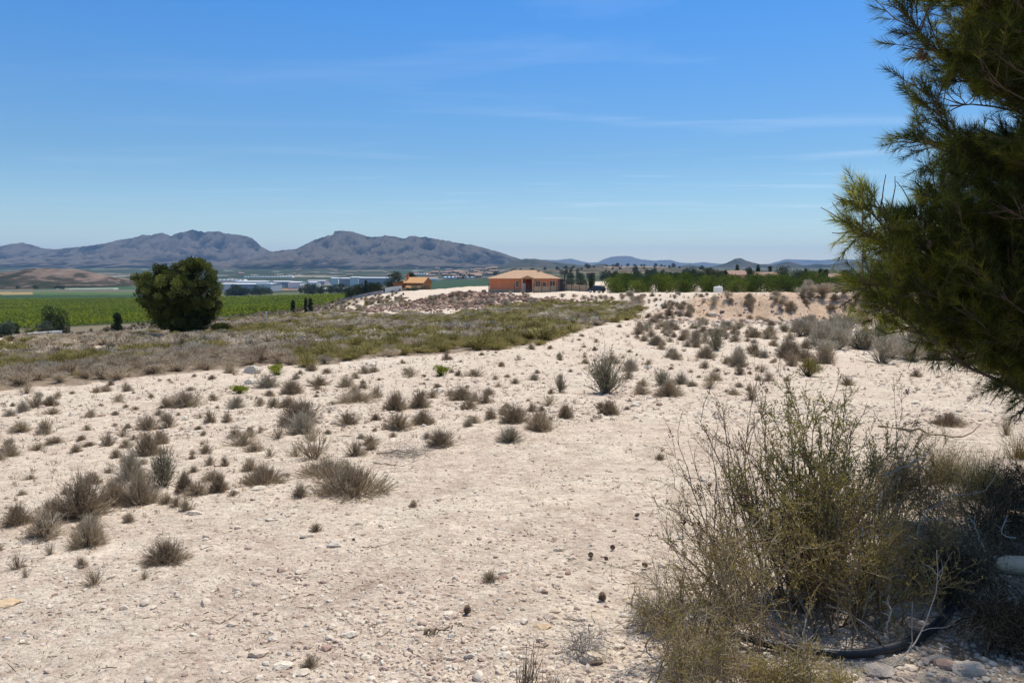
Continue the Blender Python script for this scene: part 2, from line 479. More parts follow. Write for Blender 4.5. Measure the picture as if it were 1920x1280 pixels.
def terrain_mat():
    m = bpy.data.materials.new("stony_ground"); m.use_nodes = True; t = m.node_tree; b = t.nodes['Principled BSDF']
    b.inputs['Roughness'].default_value = 0.95; b.inputs['Specular IOR Level'].default_value = 0.15
    at = t.nodes.new('ShaderNodeAttribute'); at.attribute_name = "zone"
    g = t.nodes.new('ShaderNodeNewGeometry')
    def noise(scale, det=4, rough=.6):
        n = t.nodes.new('ShaderNodeTexNoise'); n.inputs['Scale'].default_value = scale; n.inputs['Detail'].default_value = det; n.inputs['Roughness'].default_value = rough
        t.links.new(g.outputs['Position'], n.inputs['Vector']); return n.outputs[0]
    def vor(scale, feat='F1', out=0):
        v = t.nodes.new('ShaderNodeTexVoronoi'); v.feature = feat; v.inputs['Scale'].default_value = scale; v.inputs['Randomness'].default_value = 1
        t.links.new(g.outputs['Position'], v.inputs['Vector']); return v
    def mul(c1, c2, fac=1.0):
        x = t.nodes.new('ShaderNodeMix'); x.data_type = 'RGBA'; x.blend_type = 'MULTIPLY'; x.inputs[0].default_value = fac
        t.links.new(c1, x.inputs[6]); t.links.new(c2, x.inputs[7]); return x.outputs[2]
    c = at.outputs['Color']
    c = mul(c, ramp(t, noise(3.0, 8, .7), [(0.30, (0.78, 0.74, 0.72)), (0.5, (1.0, 1.0, 1.0)), (0.68, (1.14, 1.13, 1.12))]))
    c = mul(c, ramp(t, noise(38, 5, .75), [(0.28, (0.50, 0.45, 0.42)), (0.42, (0.93, 0.92, 0.91)), (0.62, (1.08, 1.08, 1.08))]))
    v1 = vor(26)
    sepc = t.nodes.new('ShaderNodeSeparateColor'); t.links.new(v1.outputs['Color'], sepc.inputs[0])
    c = mul(c, ramp(t, sepc.outputs[0], [(0.0, (0.76, 0.70, 0.68)), (0.35, (0.95, 0.93, 0.92)), (0.9, (1.06, 1.05, 1.04)), (1.0, (1.2, 1.2, 1.2))]), .8)
    v2 = vor(9)
    sepd = t.nodes.new('ShaderNodeSeparateColor'); t.links.new(v2.outputs['Color'], sepd.inputs[0])
    c = mul(c, ramp(t, sepd.outputs[0], [(0.0, (0.84, 0.78, 0.76)), (0.5, (1.0, 1.0, 1.0)), (1.0, (1.08, 1.08, 1.09))]), .6)
    t.links.new(c, b.inputs['Base Color'])
    # bump: gravel
    def mth(op, a, bb):
        x = t.nodes.new('ShaderNodeMath'); x.operation = op
        for i, q in enumerate((a, bb)):
            if isinstance(q, (int, float)): x.inputs[i].default_value = q
            else: t.links.new(q, x.inputs[i])
        return x.outputs[0]
    h = mth('MULTIPLY', v1.outputs['Distance'], -0.016)
    v3 = vor(62)
    h = mth('ADD', h, mth('MULTIPLY', v3.outputs['Distance'], -0.009))
    h = mth('ADD', h, mth('MULTIPLY', noise(45, 6, .7), 0.024))
    h = mth('ADD', h, mth('MULTIPLY', noise(8, 5, .65), 0.08))
    h = mth('ADD', h, mth('MULTIPLY', noise(2.2, 4, .6), 0.12))
    bp = t.nodes.new('ShaderNodeBump'); bp.inputs['Strength'].default_value = 0.85; bp.inputs['Distance'].default_value = 1.0
    t.links.new(h, bp.inputs['Height']); t.links.new(bp.outputs[0], b.inputs['Normal'])
    return m
MT = terrain_mat()

def build_ground():
    th = np.concatenate([np.linspace(-180, -62, 24)[:-1], np.linspace(-62, -40, 40)[:-1], np.linspace(-40, 40, 860)[:-1], np.linspace(40, 62, 40)[:-1], np.linspace(62, 180, 25)])
    th = np.radians(th)
    # ring spacing follows the foreshortening
    r = [0.6]
    while r[-1] < 15500:
        q = r[-1]; drop = float(np.interp(q, P_Y, P_D)) + (10 if q > 350 else 0)
        r.append(q + min(max(q * q / (760 * drop), 0.012), q * 0.025 + 0.01, 3000))
    r = np.array(r)
    R, TH = np.meshgrid(r, th, indexing='ij')
    x = R * np.sin(TH); y = R * np.cos(TH)
    z = gz(x.ravel(), y.ravel()).reshape(x.shape)
    n, k = x.shape
    v = np.column_stack([x.ravel(), y.ravel(), z.ravel()])
    idx = np.arange(n * k).reshape(n, k)
    q = np.stack([idx[:-1, :-1], idx[1:, :-1], idx[1:, 1:], idx[:-1, 1:]], -1).reshape(-1, 4)[:, ::-1]
    g = Geo(); g.add(v, q)
    # close the middle
    c0 = len(v); g.add([(0, 0, float(gz(0, 0)))], np.zeros((0, 4), int))
    g.F[3].append(np.array([(c0, i + 1, i) for i in range(k - 1)])[:, ::-1])
    v2 = np.vstack([v, [(0, 0, float(gz(0, 0)))]])
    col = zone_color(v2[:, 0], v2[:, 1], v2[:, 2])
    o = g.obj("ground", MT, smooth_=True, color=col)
    tag(o, "pale stony ground sloping away to the green valley", "ground", kind="structure")
    print("ground verts", len(v), "rings", n)
build_ground()

# ---------------------------------------------------------------- mountains
def mountain_mat(name, stops, scale):
    m = bpy.data.materials.new(name); m.use_nodes = True; t = m.node_tree; b = t.nodes['Principled BSDF']
    b.inputs['Roughness'].default_value = 1; b.inputs['Specular IOR Level'].default_value = 0
    g = t.nodes.new('ShaderNodeNewGeometry'); n = t.nodes.new('ShaderNodeTexNoise'); n.inputs['Scale'].default_value = scale; n.inputs['Detail'].default_value = 8; n.inputs['Roughness'].default_value = .65
    t.links.new(g.outputs['Position'], n.inputs['Vector'])
    at = t.nodes.new('ShaderNodeAttribute'); at.attribute_name = "tint"
    a = t.nodes.new('ShaderNodeMath'); a.operation = 'MULTIPLY_ADD'; a.inputs[1].default_value = .9; t.links.new(n.outputs[0], a.inputs[0])
    s = t.nodes.new('ShaderNodeMath'); s.operation = 'SUBTRACT'; t.links.new(at.outputs['Fac'], s.inputs[0]); s.inputs[1].default_value = .45
    t.links.new(s.outputs[0], a.inputs[2])
    t.links.new(ramp(t, a.outputs[0], stops), b.inputs['Base Color'])
    return m
M_RANGE = mountain_mat("mountain_rock_painted_shade", [(0.28, (0.003, 0.011, 0.012)), (0.43, (0.010, 0.018, 0.017)), (0.56, (0.036, 0.037, 0.032)), (0.78, (0.11, 0.098, 0.08))], 0.009)  # dark bluish end of the ramp paints shade into the gullies
M_HILL = mountain_mat("scrubby_hillside", [(0.25, (0.015, 0.026, 0.018)), (0.5, (0.030, 0.040, 0.028)), (0.8, (0.075, 0.07, 0.05))], 0.012)
M_BLUE = mountain_mat("distant_wooded_ridge", [(0.3, (0.05, 0.06, 0.04)), (0.7, (0.10, 0.09, 0.065))], 0.002)

def ridge(name, pts, Y, front, back, base_z, mat, nu, nv, gully=300.0, cut=0.5, seed=0, label=None, concave=1.35, step=1.0):
    pts = np.array(pts, float)
    px = np.linspace(pts[0, 0], pts[-1, 0], nu)
    row = np.interp(px, pts[:, 0], pts[:, 1])
    rx, ry, rz = pix_ray(px, row)
    X = rx / ry * Y; H = CAMZ + rz / ry * Y
    H = H + 0.06 * (H - base_z) * fbm(px / 9.0, px * 0 + seed, 4, seed + 5, .6)
    H = np.maximum(H, base_z + .5)
    v = np.linspace(-1, 1, nv)
    yy = np.where(v < 0, Y + v * front, Y + v * back)
    XX, YY = np.meshgrid(X, yy, indexing='ij'); HH = np.repeat(H[:, None], nv, 1); VV = np.repeat(v[None], nu, 0)
    wx = XX + gully * .8 * fbm(XX / gully * .6, YY / gully * .5, 3, seed + 20)
    s = np.where(VV < 0, np.clip(1 + VV, 0, 1) ** concave, np.clip(1 - VV, 0, 1) ** 1.2)
    rg = ridged(wx / gully, YY / (gully * 2.2), 5, seed + 30, .55)
    rg = np.clip(rg, -.2, 1)
    rg2 = np.clip(ridged(wx / (gully * 3.1), YY / (gully * 7), 3, seed + 90), 0, 1)
    er = cut * np.clip((1 - rg) * .6 + (1 - rg2) * .6, 0, .95) * np.clip(1 - np.abs(s * 2 - 1) ** 3.0, 0, 1)
    z = base_z + (HH - base_z) * s * (1 - er)
    z = z + (HH - base_z) * .05 * fbm(XX / (gully * .3), YY / (gully * .3), 4, seed + 50) * np.clip(1 - s, 0, 1) * np.clip(s * 4, 0, 1)
    g = Geo(); idx = np.arange(nu * nv).reshape(nu, nv)
    q = np.stack([idx[:-1, :-1], idx[1:, :-1], idx[1:, 1:], idx[:-1, 1:]], -1).reshape(-1, 4)
    tn = np.clip(0.04 + .62 * rg + .35 * rg2 + .35 * fbm(XX / 500, YY / 500, 4, seed + 60) + .45 * fbm(XX / 80, YY / 160, 4, seed + 61) + .05 * s, 0, 1)  # tint darkens gullies and lightens crests, painting in their shading
    tn = tn - .16 * smooth(.22, 0.0, s)
    g.add(np.column_stack([XX.ravel(), YY.ravel(), z.ravel()]), q, np.clip(tn, 0, 1).ravel())
    o = g.obj(name, mat, smooth_=True)
    tag(o, label, "mountain" if "mountain" in name else "hill", kind="structure")
    return o

ridge("mountain", [(-420, 500), (-330, 478), (-200, 462), (-90, 470), (-30, 466), (0, 461), (22, 456), (42, 454), (62, 459), (82, 465), (100, 467), (125, 464), (160, 461), (200, 455), (228, 448), (250, 445), (268, 439), (285, 440), (303, 435), (320, 441), (338, 434), (352, 432), (362, 429), (385, 434), (408, 432), (425, 437), (447, 438), (472, 444), (480, 452), (490, 462), (505, 470), (520, 474), (560, 484), (600, 500)],
      7000, 2300, 1500, -16, M_RANGE, 1050, 190, 170, .9, 3, "long bare brown mountain range behind the round pine")
ridge("mountain", [(430, 503), (470, 487), (500, 474), (513, 471), (530, 468), (556, 466), (575, 456), (590, 449), (606, 443), (618, 441), (625, 438), (628, 432), (640, 431), (655, 432), (672, 436), (690, 442), (704, 443), (722, 440), (738, 442), (757, 446), (770, 441), (785, 443), (800, 443), (815, 446), (835, 450), (850, 453), (870, 456), (890, 459), (915, 466), (940, 473), (965, 482), (978, 486), (1000, 494), (1040, 502)],
      6000, 1900, 1400, -16, M_RANGE, 1000, 190, 140, .9, 41, "bare brown mountain with a flat knob summit, behind the orange houses")
ridge("hill", [(930, 501), (965, 488), (985, 484), (1002, 484), (1030, 489), (1060, 493), (1100, 498), (1150, 503)],
      4600, 700, 900, -16, M_HILL, 160, 50, 160, .4, 71, "low dark hill at the right foot of the bare mountain")
ridge("hill", [(1098, 503), (1110, 497), (1122, 494), (1134, 494), (1146, 498), (1160, 503)],
      3800, 400, 500, -16, M_HILL, 70, 40, 90, .4, 81, "small dark rounded hill under the blue mountain")
ridge("hill", [(1262, 503), (1275, 499), (1292, 496), (1310, 498), (1330, 502), (1345, 504)],
      4200, 400, 500, -16, M_HILL, 80, 40, 90, .4, 83, "low grey mound left of the pointed cone hill")
ridge("hill", [(1335, 504), (1345, 500), (1358, 495), (1370, 489), (1380, 484), (1388, 483), (1396, 487), (1412, 492), (1425, 495), (1450, 496), (1470, 491), (1478, 490), (1488, 492), (1502, 497), (1515, 497), (1532, 494), (1550, 496), (1575, 493), (1600, 490), (1700, 494), (1900, 488), (2100, 500)],
      4800, 700, 800, -16, M_HILL, 420, 60, 170, .5, 91, "pointed cone hill with low grey ridge beside the pine")
ridge("mountain", [(960, 501), (1000, 490), (1020, 486), (1045, 487), (1070, 484), (1085, 488), (1105, 492), (1122, 491), (1130, 486), (1145, 481), (1160, 479), (1180, 479), (1200, 485), (1225, 488), (1240, 487), (1255, 486), (1275, 492), (1300, 493), (1318, 491), (1345, 494), (1400, 494), (1440, 495), (1462, 489), (1474, 485), (1500, 486), (1540, 487), (1570, 485), (1620, 486), (1700, 482), (1850, 488), (2000, 500)],
      15000, 2500, 1800, -16, M_BLUE, 420, 60, 700, .5, 101, "faint blue mountain ridge low on the right horizon")

ridge("hill", [(-260, 512), (-120, 503), (0, 511), (28, 508), (55, 503), (85, 502), (112, 504), (135, 503), (160, 507), (190, 515), (215, 520), (245, 528), (280, 536)],
      1500, 330, 350, -37, mountain_mat("brown_hill_scrub", [(0.55, (0.028, 0.034, 0.020)), (0.74, (0.06, 0.05, 0.035)), (0.80, (0.14, 0.105, 0.08)), (1.0, (0.21, 0.155, 0.12))], 0.03), 320, 90, 80, .3, 121, "low reddish brown hill dotted with dark scrub at the left edge")
# ================================================================ buildings, fences, car
M_ORANGE = solid_mat("orange_render", (0.52, 0.185, 0.085), .9, .14, .9)
M_OCHRE = solid_mat("ochre_render", (0.50, 0.20, 0.06), .9, .08, 1.2)
M_CREAM = solid_mat("cream_trim", (0.55, 0.34, 0.22), .85, .06, 3)
M_STONE = solid_mat("stone_plinth", (0.33, 0.27, 0.20), .95, .25, 2.5)
M_GLASS = solid_mat("window_glass", (0.05, 0.055, 0.06), .15, .1, 2, spec=.6)
M_DARKRED = solid_mat("dark_red_render", (0.34, 0.06, 0.03), .9, .08, 2)
M_WHITE = solid_mat("white_render", (0.78, 0.77, 0.73), .85, .06, .4)
M_GREYW = solid_mat("grey_cladding", (0.40, 0.40, 0.44), .6, .06, .2)
M_GREYR = solid_mat("pale_metal_roof", (0.66, 0.67, 0.68), .5, .05, .2)
M_DARKMETAL = solid_mat("dark_fence_metal", (0.03, 0.03, 0.032), .5, .1, 4)
M_BEIGEW = solid_mat("beige_block_wall", (0.42, 0.32, 0.22), .95, .12, 1)

def tile_mat(name, c1, c2):
    m = bpy.data.materials.new(name); m.use_nodes = True; t = m.node_tree; b = t.nodes['Principled BSDF']; b.inputs['Roughness'].default_value = .85
    tcn = t.nodes.new('ShaderNodeTexCoord'); w = t.nodes.new('ShaderNodeTexWave'); w.inputs['Scale'].default_value = 1.3; w.inputs['Distortion'].default_value = .3
    n = t.nodes.new('ShaderNodeTexNoise'); n.inputs['Scale'].default_value = 2.5; n.inputs['Detail'].default_value = 6
    t.links.new(tcn.outputs['Object'], w.inputs['Vector']); t.links.new(tcn.outputs['Object'], n.inputs['Vector'])
    mm = t.nodes.new('ShaderNodeMath'); mm.operation = 'MULTIPLY'; t.links.new(w.outputs['Fac'], mm.inputs[0]); mm.inputs[1].default_value = .35
    ad = t.nodes.new('ShaderNodeMath'); ad.operation = 'ADD'; t.links.new(mm.outputs[0], ad.inputs[0]); t.links.new(n.outputs[0], ad.inputs[1])
    t.links.new(ramp(t, ad.outputs[0], [(0.35, c2), (0.85, c1)]), b.inputs['Base Color'])
    bp = t.nodes.new('ShaderNodeBump'); bp.inputs['Distance'].default_value = .05; t.links.new(w.outputs['Fac'], bp.inputs['Height']); t.links.new(bp.outputs[0], b.inputs['Normal'])
    return m
M_TILE = tile_mat("pale_clay_roof_tile", (0.52, 0.33, 0.19), (0.34, 0.20, 0.12))
M_TILE2 = tile_mat("orange_roof_tile", (0.62, 0.33, 0.13), (0.48, 0.24, 0.09))

M_OLDTILE = tile_mat("weathered_roof_tile", (0.36, 0.22, 0.15), (0.24, 0.15, 0.10))
def hip(g, x0, x1, y0, y1, ze, zr, rx0, rx1, ry, ov=0.45):
    x0 -= ov; x1 += ov; y0 -= ov; y1 += ov; th = .14
    v = [(x0, y0, ze), (x1, y0, ze), (x1, y1, ze), (x0, y1, ze), (rx0, ry, zr), (rx1, ry, zr),
         (x0, y0, ze - th), (x1, y0, ze - th), (x1, y1, ze - th), (x0, y1, ze - th)]
    g.add(v, [(0, 1, 5, 4), (2, 3, 4, 5), (6, 9, 8, 7), (0, 6, 7, 1), (1, 7, 8, 2), (2, 8, 9, 3), (3, 9, 6, 0)])
    g.add([v[1], v[2], v[5], v[3], v[0], v[4]], [(0, 1, 2), (3, 4, 5)])

def window(parent, x, z, w, h, y, n=1):
    f = Geo(); b = .14
    f.box((x, y - .05, z + h / 2 + b / 2), (w + 2 * b, .12, b)); f.box((x, y - .07, z - h / 2 - b / 2), (w + 2 * b + .1, .18, b))
    f.box((x - w / 2 - b / 2, y - .05, z), (b, .12, h)); f.box((x + w / 2 + b / 2, y - .05, z), (b, .12, h))
    if n > 1: f.box((x, y - .04, z), (.09, .09, h))
    wo_ = f.obj("window", M_CREAM, parent)
    p = Geo(); p.box((x, y - .015, z), (w, .03, h)); p.obj("pane", M_GLASS, wo_)
    return wo_

def villa():
    base = at_depth(983, 187)
    zf = -6.4 + CAMZ; zf = float(base.z) - .1
    r = empty("house", (base.x, 187, zf), 0, 1, "orange single-storey villa with pale tiled hip roof beyond the rubble mound", "house")
    x0, x1 = -8.2, 8.2; D = 12.0; H = 3.3
    w = Geo()
    # walls with a recessed porch between x=-.4 and 1.8
    for a, b, yy in ((x0, -.4, 0), (1.9, x1, .0)):
        w.box(((a + b) / 2, yy + D / 2, .9 + (H - .9) / 2), (b - a, D, H - .9))
    w.box((.75, D / 2 + 1, .9 + (H - .9) / 2), (2.3, D - 2, H - .9))
    w.obj("wall", M_ORANGE, r)
    p = Geo(); p.box((x0 / 2 - .2 + .0, D / 2, .45), (-.4 - x0 + .16, D + .16, .9)); p.box(((1.9 + x1) / 2, D / 2, .45), (x1 - 1.9 + .16, D + .16, .9)); p.box((.75, D / 2 + 1.0, .44), (2.1, D - 1.7, .88)); p.box((0, D / 2, -.8), (x1 - x0 + .1, D + .1, 1.6))
    p.obj("plinth", M_STONE, r)
    g = Geo(); hip(g, x0, x1, 0, D, H + .14, H + 2.05, -2.3, 2.6, D / 2, .5); ro = g.obj("roof", M_TILE, r)
    g = Geo()   # porch gable
    v = [(-.8, -1.3, H + .15), (2.3, -1.3, H + .15), (.75, -1.3, H + .85), (-.8, 3.2, H + .15), (2.3, 3.2, H + .15), (.75, 3.2, H + .85)]
    g.add(v, [(0, 2, 5, 3), (2, 1, 4, 5), (0, 3, 4, 1)]); g.add([v[0], v[1], v[2]], [(0, 1, 2)]); g.obj("porch_roof", M_TILE, r)
    for cx_ in (-.5, 2.0):
        g = Geo(); g.box((cx_, -1.0, H / 2), (.28, .28, H)); g.box((cx_, -1.0, H - .1), (.42, .42, .18)); g.box((cx_, -1, .12), (.42, .42, .24)); g.obj("column", M_CREAM, r)
    d = Geo(); d.box((-.2, -.04, 1.15), (1.0, .07, 2.3)); d.box((-.2, -.09, 1.2), (.7, .05, 1.6)); dr = d.obj("door", M_GREYW, r)
    g = Geo(); g.box((.12, -.16, 1.1), (.05, .08, .16)); g.obj("handle", M_DARKMETAL, dr)
    g = Geo(); g.box((1.05, 1.94, 1.9), (1.2, .1, 2.6)); g.obj("porch_wall", M_DARKRED, r)
    window(r, -1.65, 2.15, .65, 1.25, 0); window(r, 3.2, 2.1, 1.0, 1.5, 0, 2); window(r, 4.7, 1.95, .8, 1.1, 0); window(r, 6.6, 2.1, 1.2, 1.4, 0, 2)
    g = Geo()
    g.box((3.6, 5, H + 1.55), (.5, .5, .9)); g.box((3.6, 5, H + 2.04), (.66, .66, .1)); g.obj("chimney", M_CREAM, ro)
    return r
villa()

def small_house():
    b = hit(772, 553); b = at_depth(772, 318); z = float(b.z) - .3
    s = 318 / F
    r = empty("house", (b.x - .4, 318, z + .7), math.radians(-18), 1.14, "small ochre farmhouse with chimney and stepped tiled roofs beside dark pines", "house")
    H = 4.2
    w = Geo(); w.box((1.0, 3.5, H / 2), (7.4, 7, H)); w.prism([(-2.7, H), (4.7, H), (4.7, H + .05), (1.0, H + .1), (-2.7, H + .05)], 0, 7); 
    w.add([(-2.7, 0, H), (-2.7, 7, H), (-2.7, 3.5, H + 1.7), (4.7, 0, H), (4.7, 7, H), (4.7, 3.5, H + 1.7)], [(0, 2, 1), (3, 4, 5)]); w.obj("wall", M_OCHRE, r)
    g = Geo(); v = [(-3.1, -.5, H - .1), (5.1, -.5, H - .1), (5.1, 3.5, H + 1.85), (-3.1, 3.5, H + 1.85), (5.1, 7.5, H - .1), (-3.1, 7.5, H - .1)]
    lo = [(a, c, d - .16) for a, c, d in v]; g.add(v + lo, [(0, 1, 2, 3), (3, 2, 4, 5), (6, 9, 8, 7), (9, 11, 10, 8), (0, 6, 7, 1), (5, 4, 10, 11)]); ro = g.obj("roof", M_TILE2, r)
    g = Geo(); g.box((-2.2, 2.2, H + 1.9), (.7, .7, 1.7)); g.box((-2.2, 2.2, H + 2.8), (.9, .9, .14)); g.obj("chimney", M_OCHRE, ro)
    # lean-to in front and annexe at the left
    g = Geo(); g.box((2.0, -1.6, 1.2), (5.6, 3.1, 2.4)); g.obj("lean_to_wall", M_OCHRE, r)
    g = Geo(); v = [(-1.1, -3.5, 2.35), (5.1, -3.5, 2.35), (5.1, -.03, 3.3), (-1.1, -.03, 3.3)]; lo = [(a, c, d - .15) for a, c, d in v]; g.add(v + lo, [(0, 1, 2, 3), (4, 7, 6, 5), (0, 4, 5, 1), (3, 0, 4, 7), (1, 5, 6, 2)]); g.obj("lean_to_roof", M_TILE2, r)
    g = Geo(); g.box((-4.6, 2.2, 2.05), (3.7, 6, 4.1)); g.obj("annexe_wall", M_OCHRE, r)
    g = Geo(); v = [(-6.7, -1.1, 3.9), (-2.75, -1.1, 4.7), (-2.75, 5.5, 4.7), (-6.7, 5.5, 3.9)]; lo = [(a, c, d - .15) for a, c, d in v]; g.add(v + lo, [(0, 1, 2, 3), (4, 7, 6, 5), (0, 4, 5, 1), (3, 0, 4, 7), (1, 5, 6, 2)]); g.obj("annexe_roof", M_TILE2, r)
    window(r, 3.0, 3.5, .7, .7, 0)
    window(r, -4.6, 2.6, .8, 1.0, -.8)
small_house()
def W_row(px, row, Y):
    r_ = pix_ray(px, row); return CAMZ + r_[2] / r_[1] * Y
def low_wall(name, label, p0, p1, h, mat, thick=.25, cat="wall", lift=0.0):
    a = Vector(p0); b = Vector(p1); L = (b - a).length; n = max(2, int(L / 2)); g = Geo()
    ang = math.atan2(b.y - a.y, b.x - a.x)
    xs = np.linspace(a.x, b.x, n + 1); ys = np.linspace(a.y, b.y, n + 1); zs = gz(xs, ys)
    dx, dy = -math.sin(ang) * thick / 2, math.cos(ang) * thick / 2
    ht = h if np.ndim(h) else np.full(n + 1, h)
    v = []
    for i in range(n + 1):
        for sx in (-1, 1):
            v += [(xs[i] + sx * dx, ys[i] + sx * dy, zs[i] - .4), (xs[i] + sx * dx, ys[i] + sx * dy, zs[i] + ht[i] + lift)]
    f = []
    for i in range(n):
        a0 = i * 4; b0 = a0 + 4
        f += [(a0, b0, b0 + 1, a0 + 1), (a0 + 2, a0 + 3, b0 + 3, b0 + 2), (a0 + 1, b0 + 1, b0 + 3, a0 + 3)]
    f += [(0, 1, 3, 2), (n * 4, n * 4 + 2, n * 4 + 3, n * 4 + 1)]
    g.add(v, f); body = g
    r = empty(name, (0, 0, 0), 0, 1, label, cat)
    body.obj("wall", mat, r)
    c = Geo(); v = []
    for i in range(n + 1):
        for sx in (-1.3, 1.3):
            v += [(xs[i] + sx * dx, ys[i] + sx * dy, zs[i] + ht[i] + lift), (xs[i] + sx * dx, ys[i] + sx * dy, zs[i] + ht[i] + lift + .07)]
    c.add(v, f + [(i * 4, i * 4 + 2, i * 4 + 6, i * 4 + 4) for i in range(n)]); c.obj("coping", mat, r)
    return r
low_wall("garden_wall", "short white wall in front of the ochre farmhouse", at_depth(722, 292), at_depth(752, 285), 1.9, M_WHITE)
low_wall("garden_wall", "low grey wall running left of the ochre farmhouse", at_depth(640, 300), at_depth(718, 293), 1.0, M_GREYW)
low_wall("boundary_wall", "low beige wall between the orange villa and the dark car", at_depth(1000, 183), at_depth(1104, 171), 1.3, M_BEIGEW)

def fence():
    pts = [at_depth(916, 181.5), at_depth(965, 181), at_depth(990, 180.5), at_depth(1001, 180), at_depth(1016, 179), at_depth(1032, 178), at_depth(1044, 177)]
    right = [at_depth(1062, 175.5), at_depth(1072, 173), at_depth(1087, 171), at_depth(1099, 169.5)]
    r = empty("fence", (0, 0, 0), 0, 1, "thin dark wire fence with tall posts in front of the orange villa", "fence")
    for seg in (pts, right):
        for p in seg:
            g = Geo(); tubes(g, [[(p.x, p.y, p.z - .3), (p.x, p.y, p.z + 1), (p.x, p.y, p.z + 2.3)]], [[.07, .07, .07]], 5); g.obj("post", M_DARKMETAL, r)
        w = Geo(); P = []
        for k in range(7):
            for a, b in zip(seg, seg[1:]):
                P.append([(a.x, a.y, a.z + .15 + k * .33), ((a.x + b.x) / 2, (a.y + b.y) / 2, (a.z + b.z) / 2 + .13 + k * .33), (b.x, b.y, b.z + .15 + k * .33)])
        tubes(w, P, np.full((len(P), 3), .012), 3); w.obj("wire", M_DARKMETAL, r)
fence()

def gate_pier():
    p = at_depth(1055, 175); r = empty("gate", (p.x, p.y, p.z), .15, 1, "dark metal gate leaf with tall post between the villa and the car", "gate")
    g = Geo(); g.box((-.25, 0, 1.35), (1.0, .1, 2.7)); 
    for k in range(5): g.box((-.65 + k * .2, -.07, 1.35), (.05, .05, 2.6))
    g.obj("gate_leaf", M_DARKMETAL, r)
    g = Geo(); g.box((.42, 0, 1.9), (.22, .22, 3.8)); g.box((.42, 0, 3.85), (.3, .3, .12)); g.obj("post", M_DARKMETAL, r)
    g = Geo(); g.box((-.95, 0, 1.3), (.18, .18, 2.6)); g.box((-.95, 0, 2.65), (.26, .26, .1)); g.obj("post", M_DARKMETAL, r)
gate_pier()

def car():
    p = at_depth(1119, 161)
    r = empty("parked_car", (p.x, p.y, p.z), math.radians(-42), .84, "dark blue off-road car parked on the pale track beside the villa", "car")
    paint = bpy.data.materials.new("dark_blue_car_paint"); paint.use_nodes = True; b = paint.node_tree.nodes['Principled BSDF']
    b.inputs['Base Color'].default_value = (0.008, 0.014, 0.035, 1); b.inputs['Roughness'].default_value = .5; b.inputs['Coat Weight'].default_value = .15
    rub = solid_mat("tyre_rubber", (.02, .02, .02), .9, .1, 5); chrome = solid_mat("wheel_alloy", (.5, .5, .5), .35, .1, 5, metal=.8); lampm = solid_mat("lamp_glass", (.75, .76, .78), .2, .05, 5)
    # nose towards -x
    body = [(-2.05, .45), (-2.08, .95), (-1.98, 1.03), (-1.0, 1.12), (2.0, 1.12), (2.05, .95), (2.05, .45)]
    g = Geo(); g.prism(body, -.87, .87); me = g.obj("body", paint, r)
    cab = [(-1.05, 1.1), (-.55, 1.68), (-.3, 1.74), (1.75, 1.72), (1.98, 1.1)]
    g = Geo(); n = len(cab); V = []
    for yy, in_ in ((-.84, .0), (.84, .0)):
        for (x, z) in cab:
            k = (z - 1.1) / .64; V.append((x, yy * (1 - .14 * k), z))
    g.add(V, [(i, (i + 1) % n, n + (i + 1) % n, n + i) for i in range(n)]); cx_ = (.4, -.8, 1.4); g.add(V[:n] + [(.4, -.78, 1.4)], [(i, n, (i + 1) % n) for i in range(n)]); g.add(V[n:] + [(.4, .78, 1.4)], [(i, (i + 1) % n, n) for i in range(n)]); g.obj("cabin", paint, r)
    def pane(name, pts):
        g = Geo(); g.add(pts, [(0, 1, 2, 3)]); g.add([(a, b_ , c - .002) for a, b_, c in pts], [(3, 2, 1, 0)]); g.obj(name, M_GLASS, r)
    pane("windscreen", [(-.99, -.72, 1.19), (-.99, .72, 1.19), (-.60, .64, 1.65), (-.60, -.64, 1.65)])
    for sy in (-1, 1):
        for a, b2, c, d in ((-.75, .15, .15, -.38), (.22, .95, .95, .22), (1.02, 1.72, 1.62, 1.02)):
            pane("side_window", [(a, sy * .85, 1.18), (b2, sy * .85, 1.18), (c, sy * .757, 1.62), (d, sy * .757, 1.62)])
        for wx in (-1.3, 1.3):
            g = Geo(); K = 20; an = np.arange(K) * 2 * math.pi / K
            prof = [(.36, -.1), (.40, -.06), (.40, .1), (.24, .12)]
            V = [(wx + rr * math.cos(a), sy * (.80 + o), .40 + rr * math.sin(a)) for rr, o in prof for a in an]
            g.add(V, [(i * K + k, i * K + (k + 1) % K, (i + 1) * K + (k + 1) % K, (i + 1) * K + k) for i in range(3) for k in range(K)]); wh = g.obj("wheel", rub, r)
            g = Geo(); V = [(wx + .25 * math.cos(a), sy * .915, .40 + .25 * math.sin(a)) for a in an] + [(wx, sy * .94, .40)]
            g.add(V, [(k, (k + 1) % K, K) for k in range(K)]); g.obj("rim", chrome, wh)
        g = Geo(); g.box((-2.07, sy * .62, .88), (.08, .32, .16)); g.obj("headlight", lampm, r)
        g = Geo(); g.box((-.72, sy * .98, 1.2), (.16, .2, .16)); g.obj("mirror", paint, r)
    g = Geo(); g.box((-2.1, 0, .52), (.12, 1.7, .22)); g.obj("bumper", rub, r)
    g = Geo(); g.box((-2.07, 0, .83), (.06, .8, .22)); g.obj("grille", rub, r)
    # spare wheel
car()

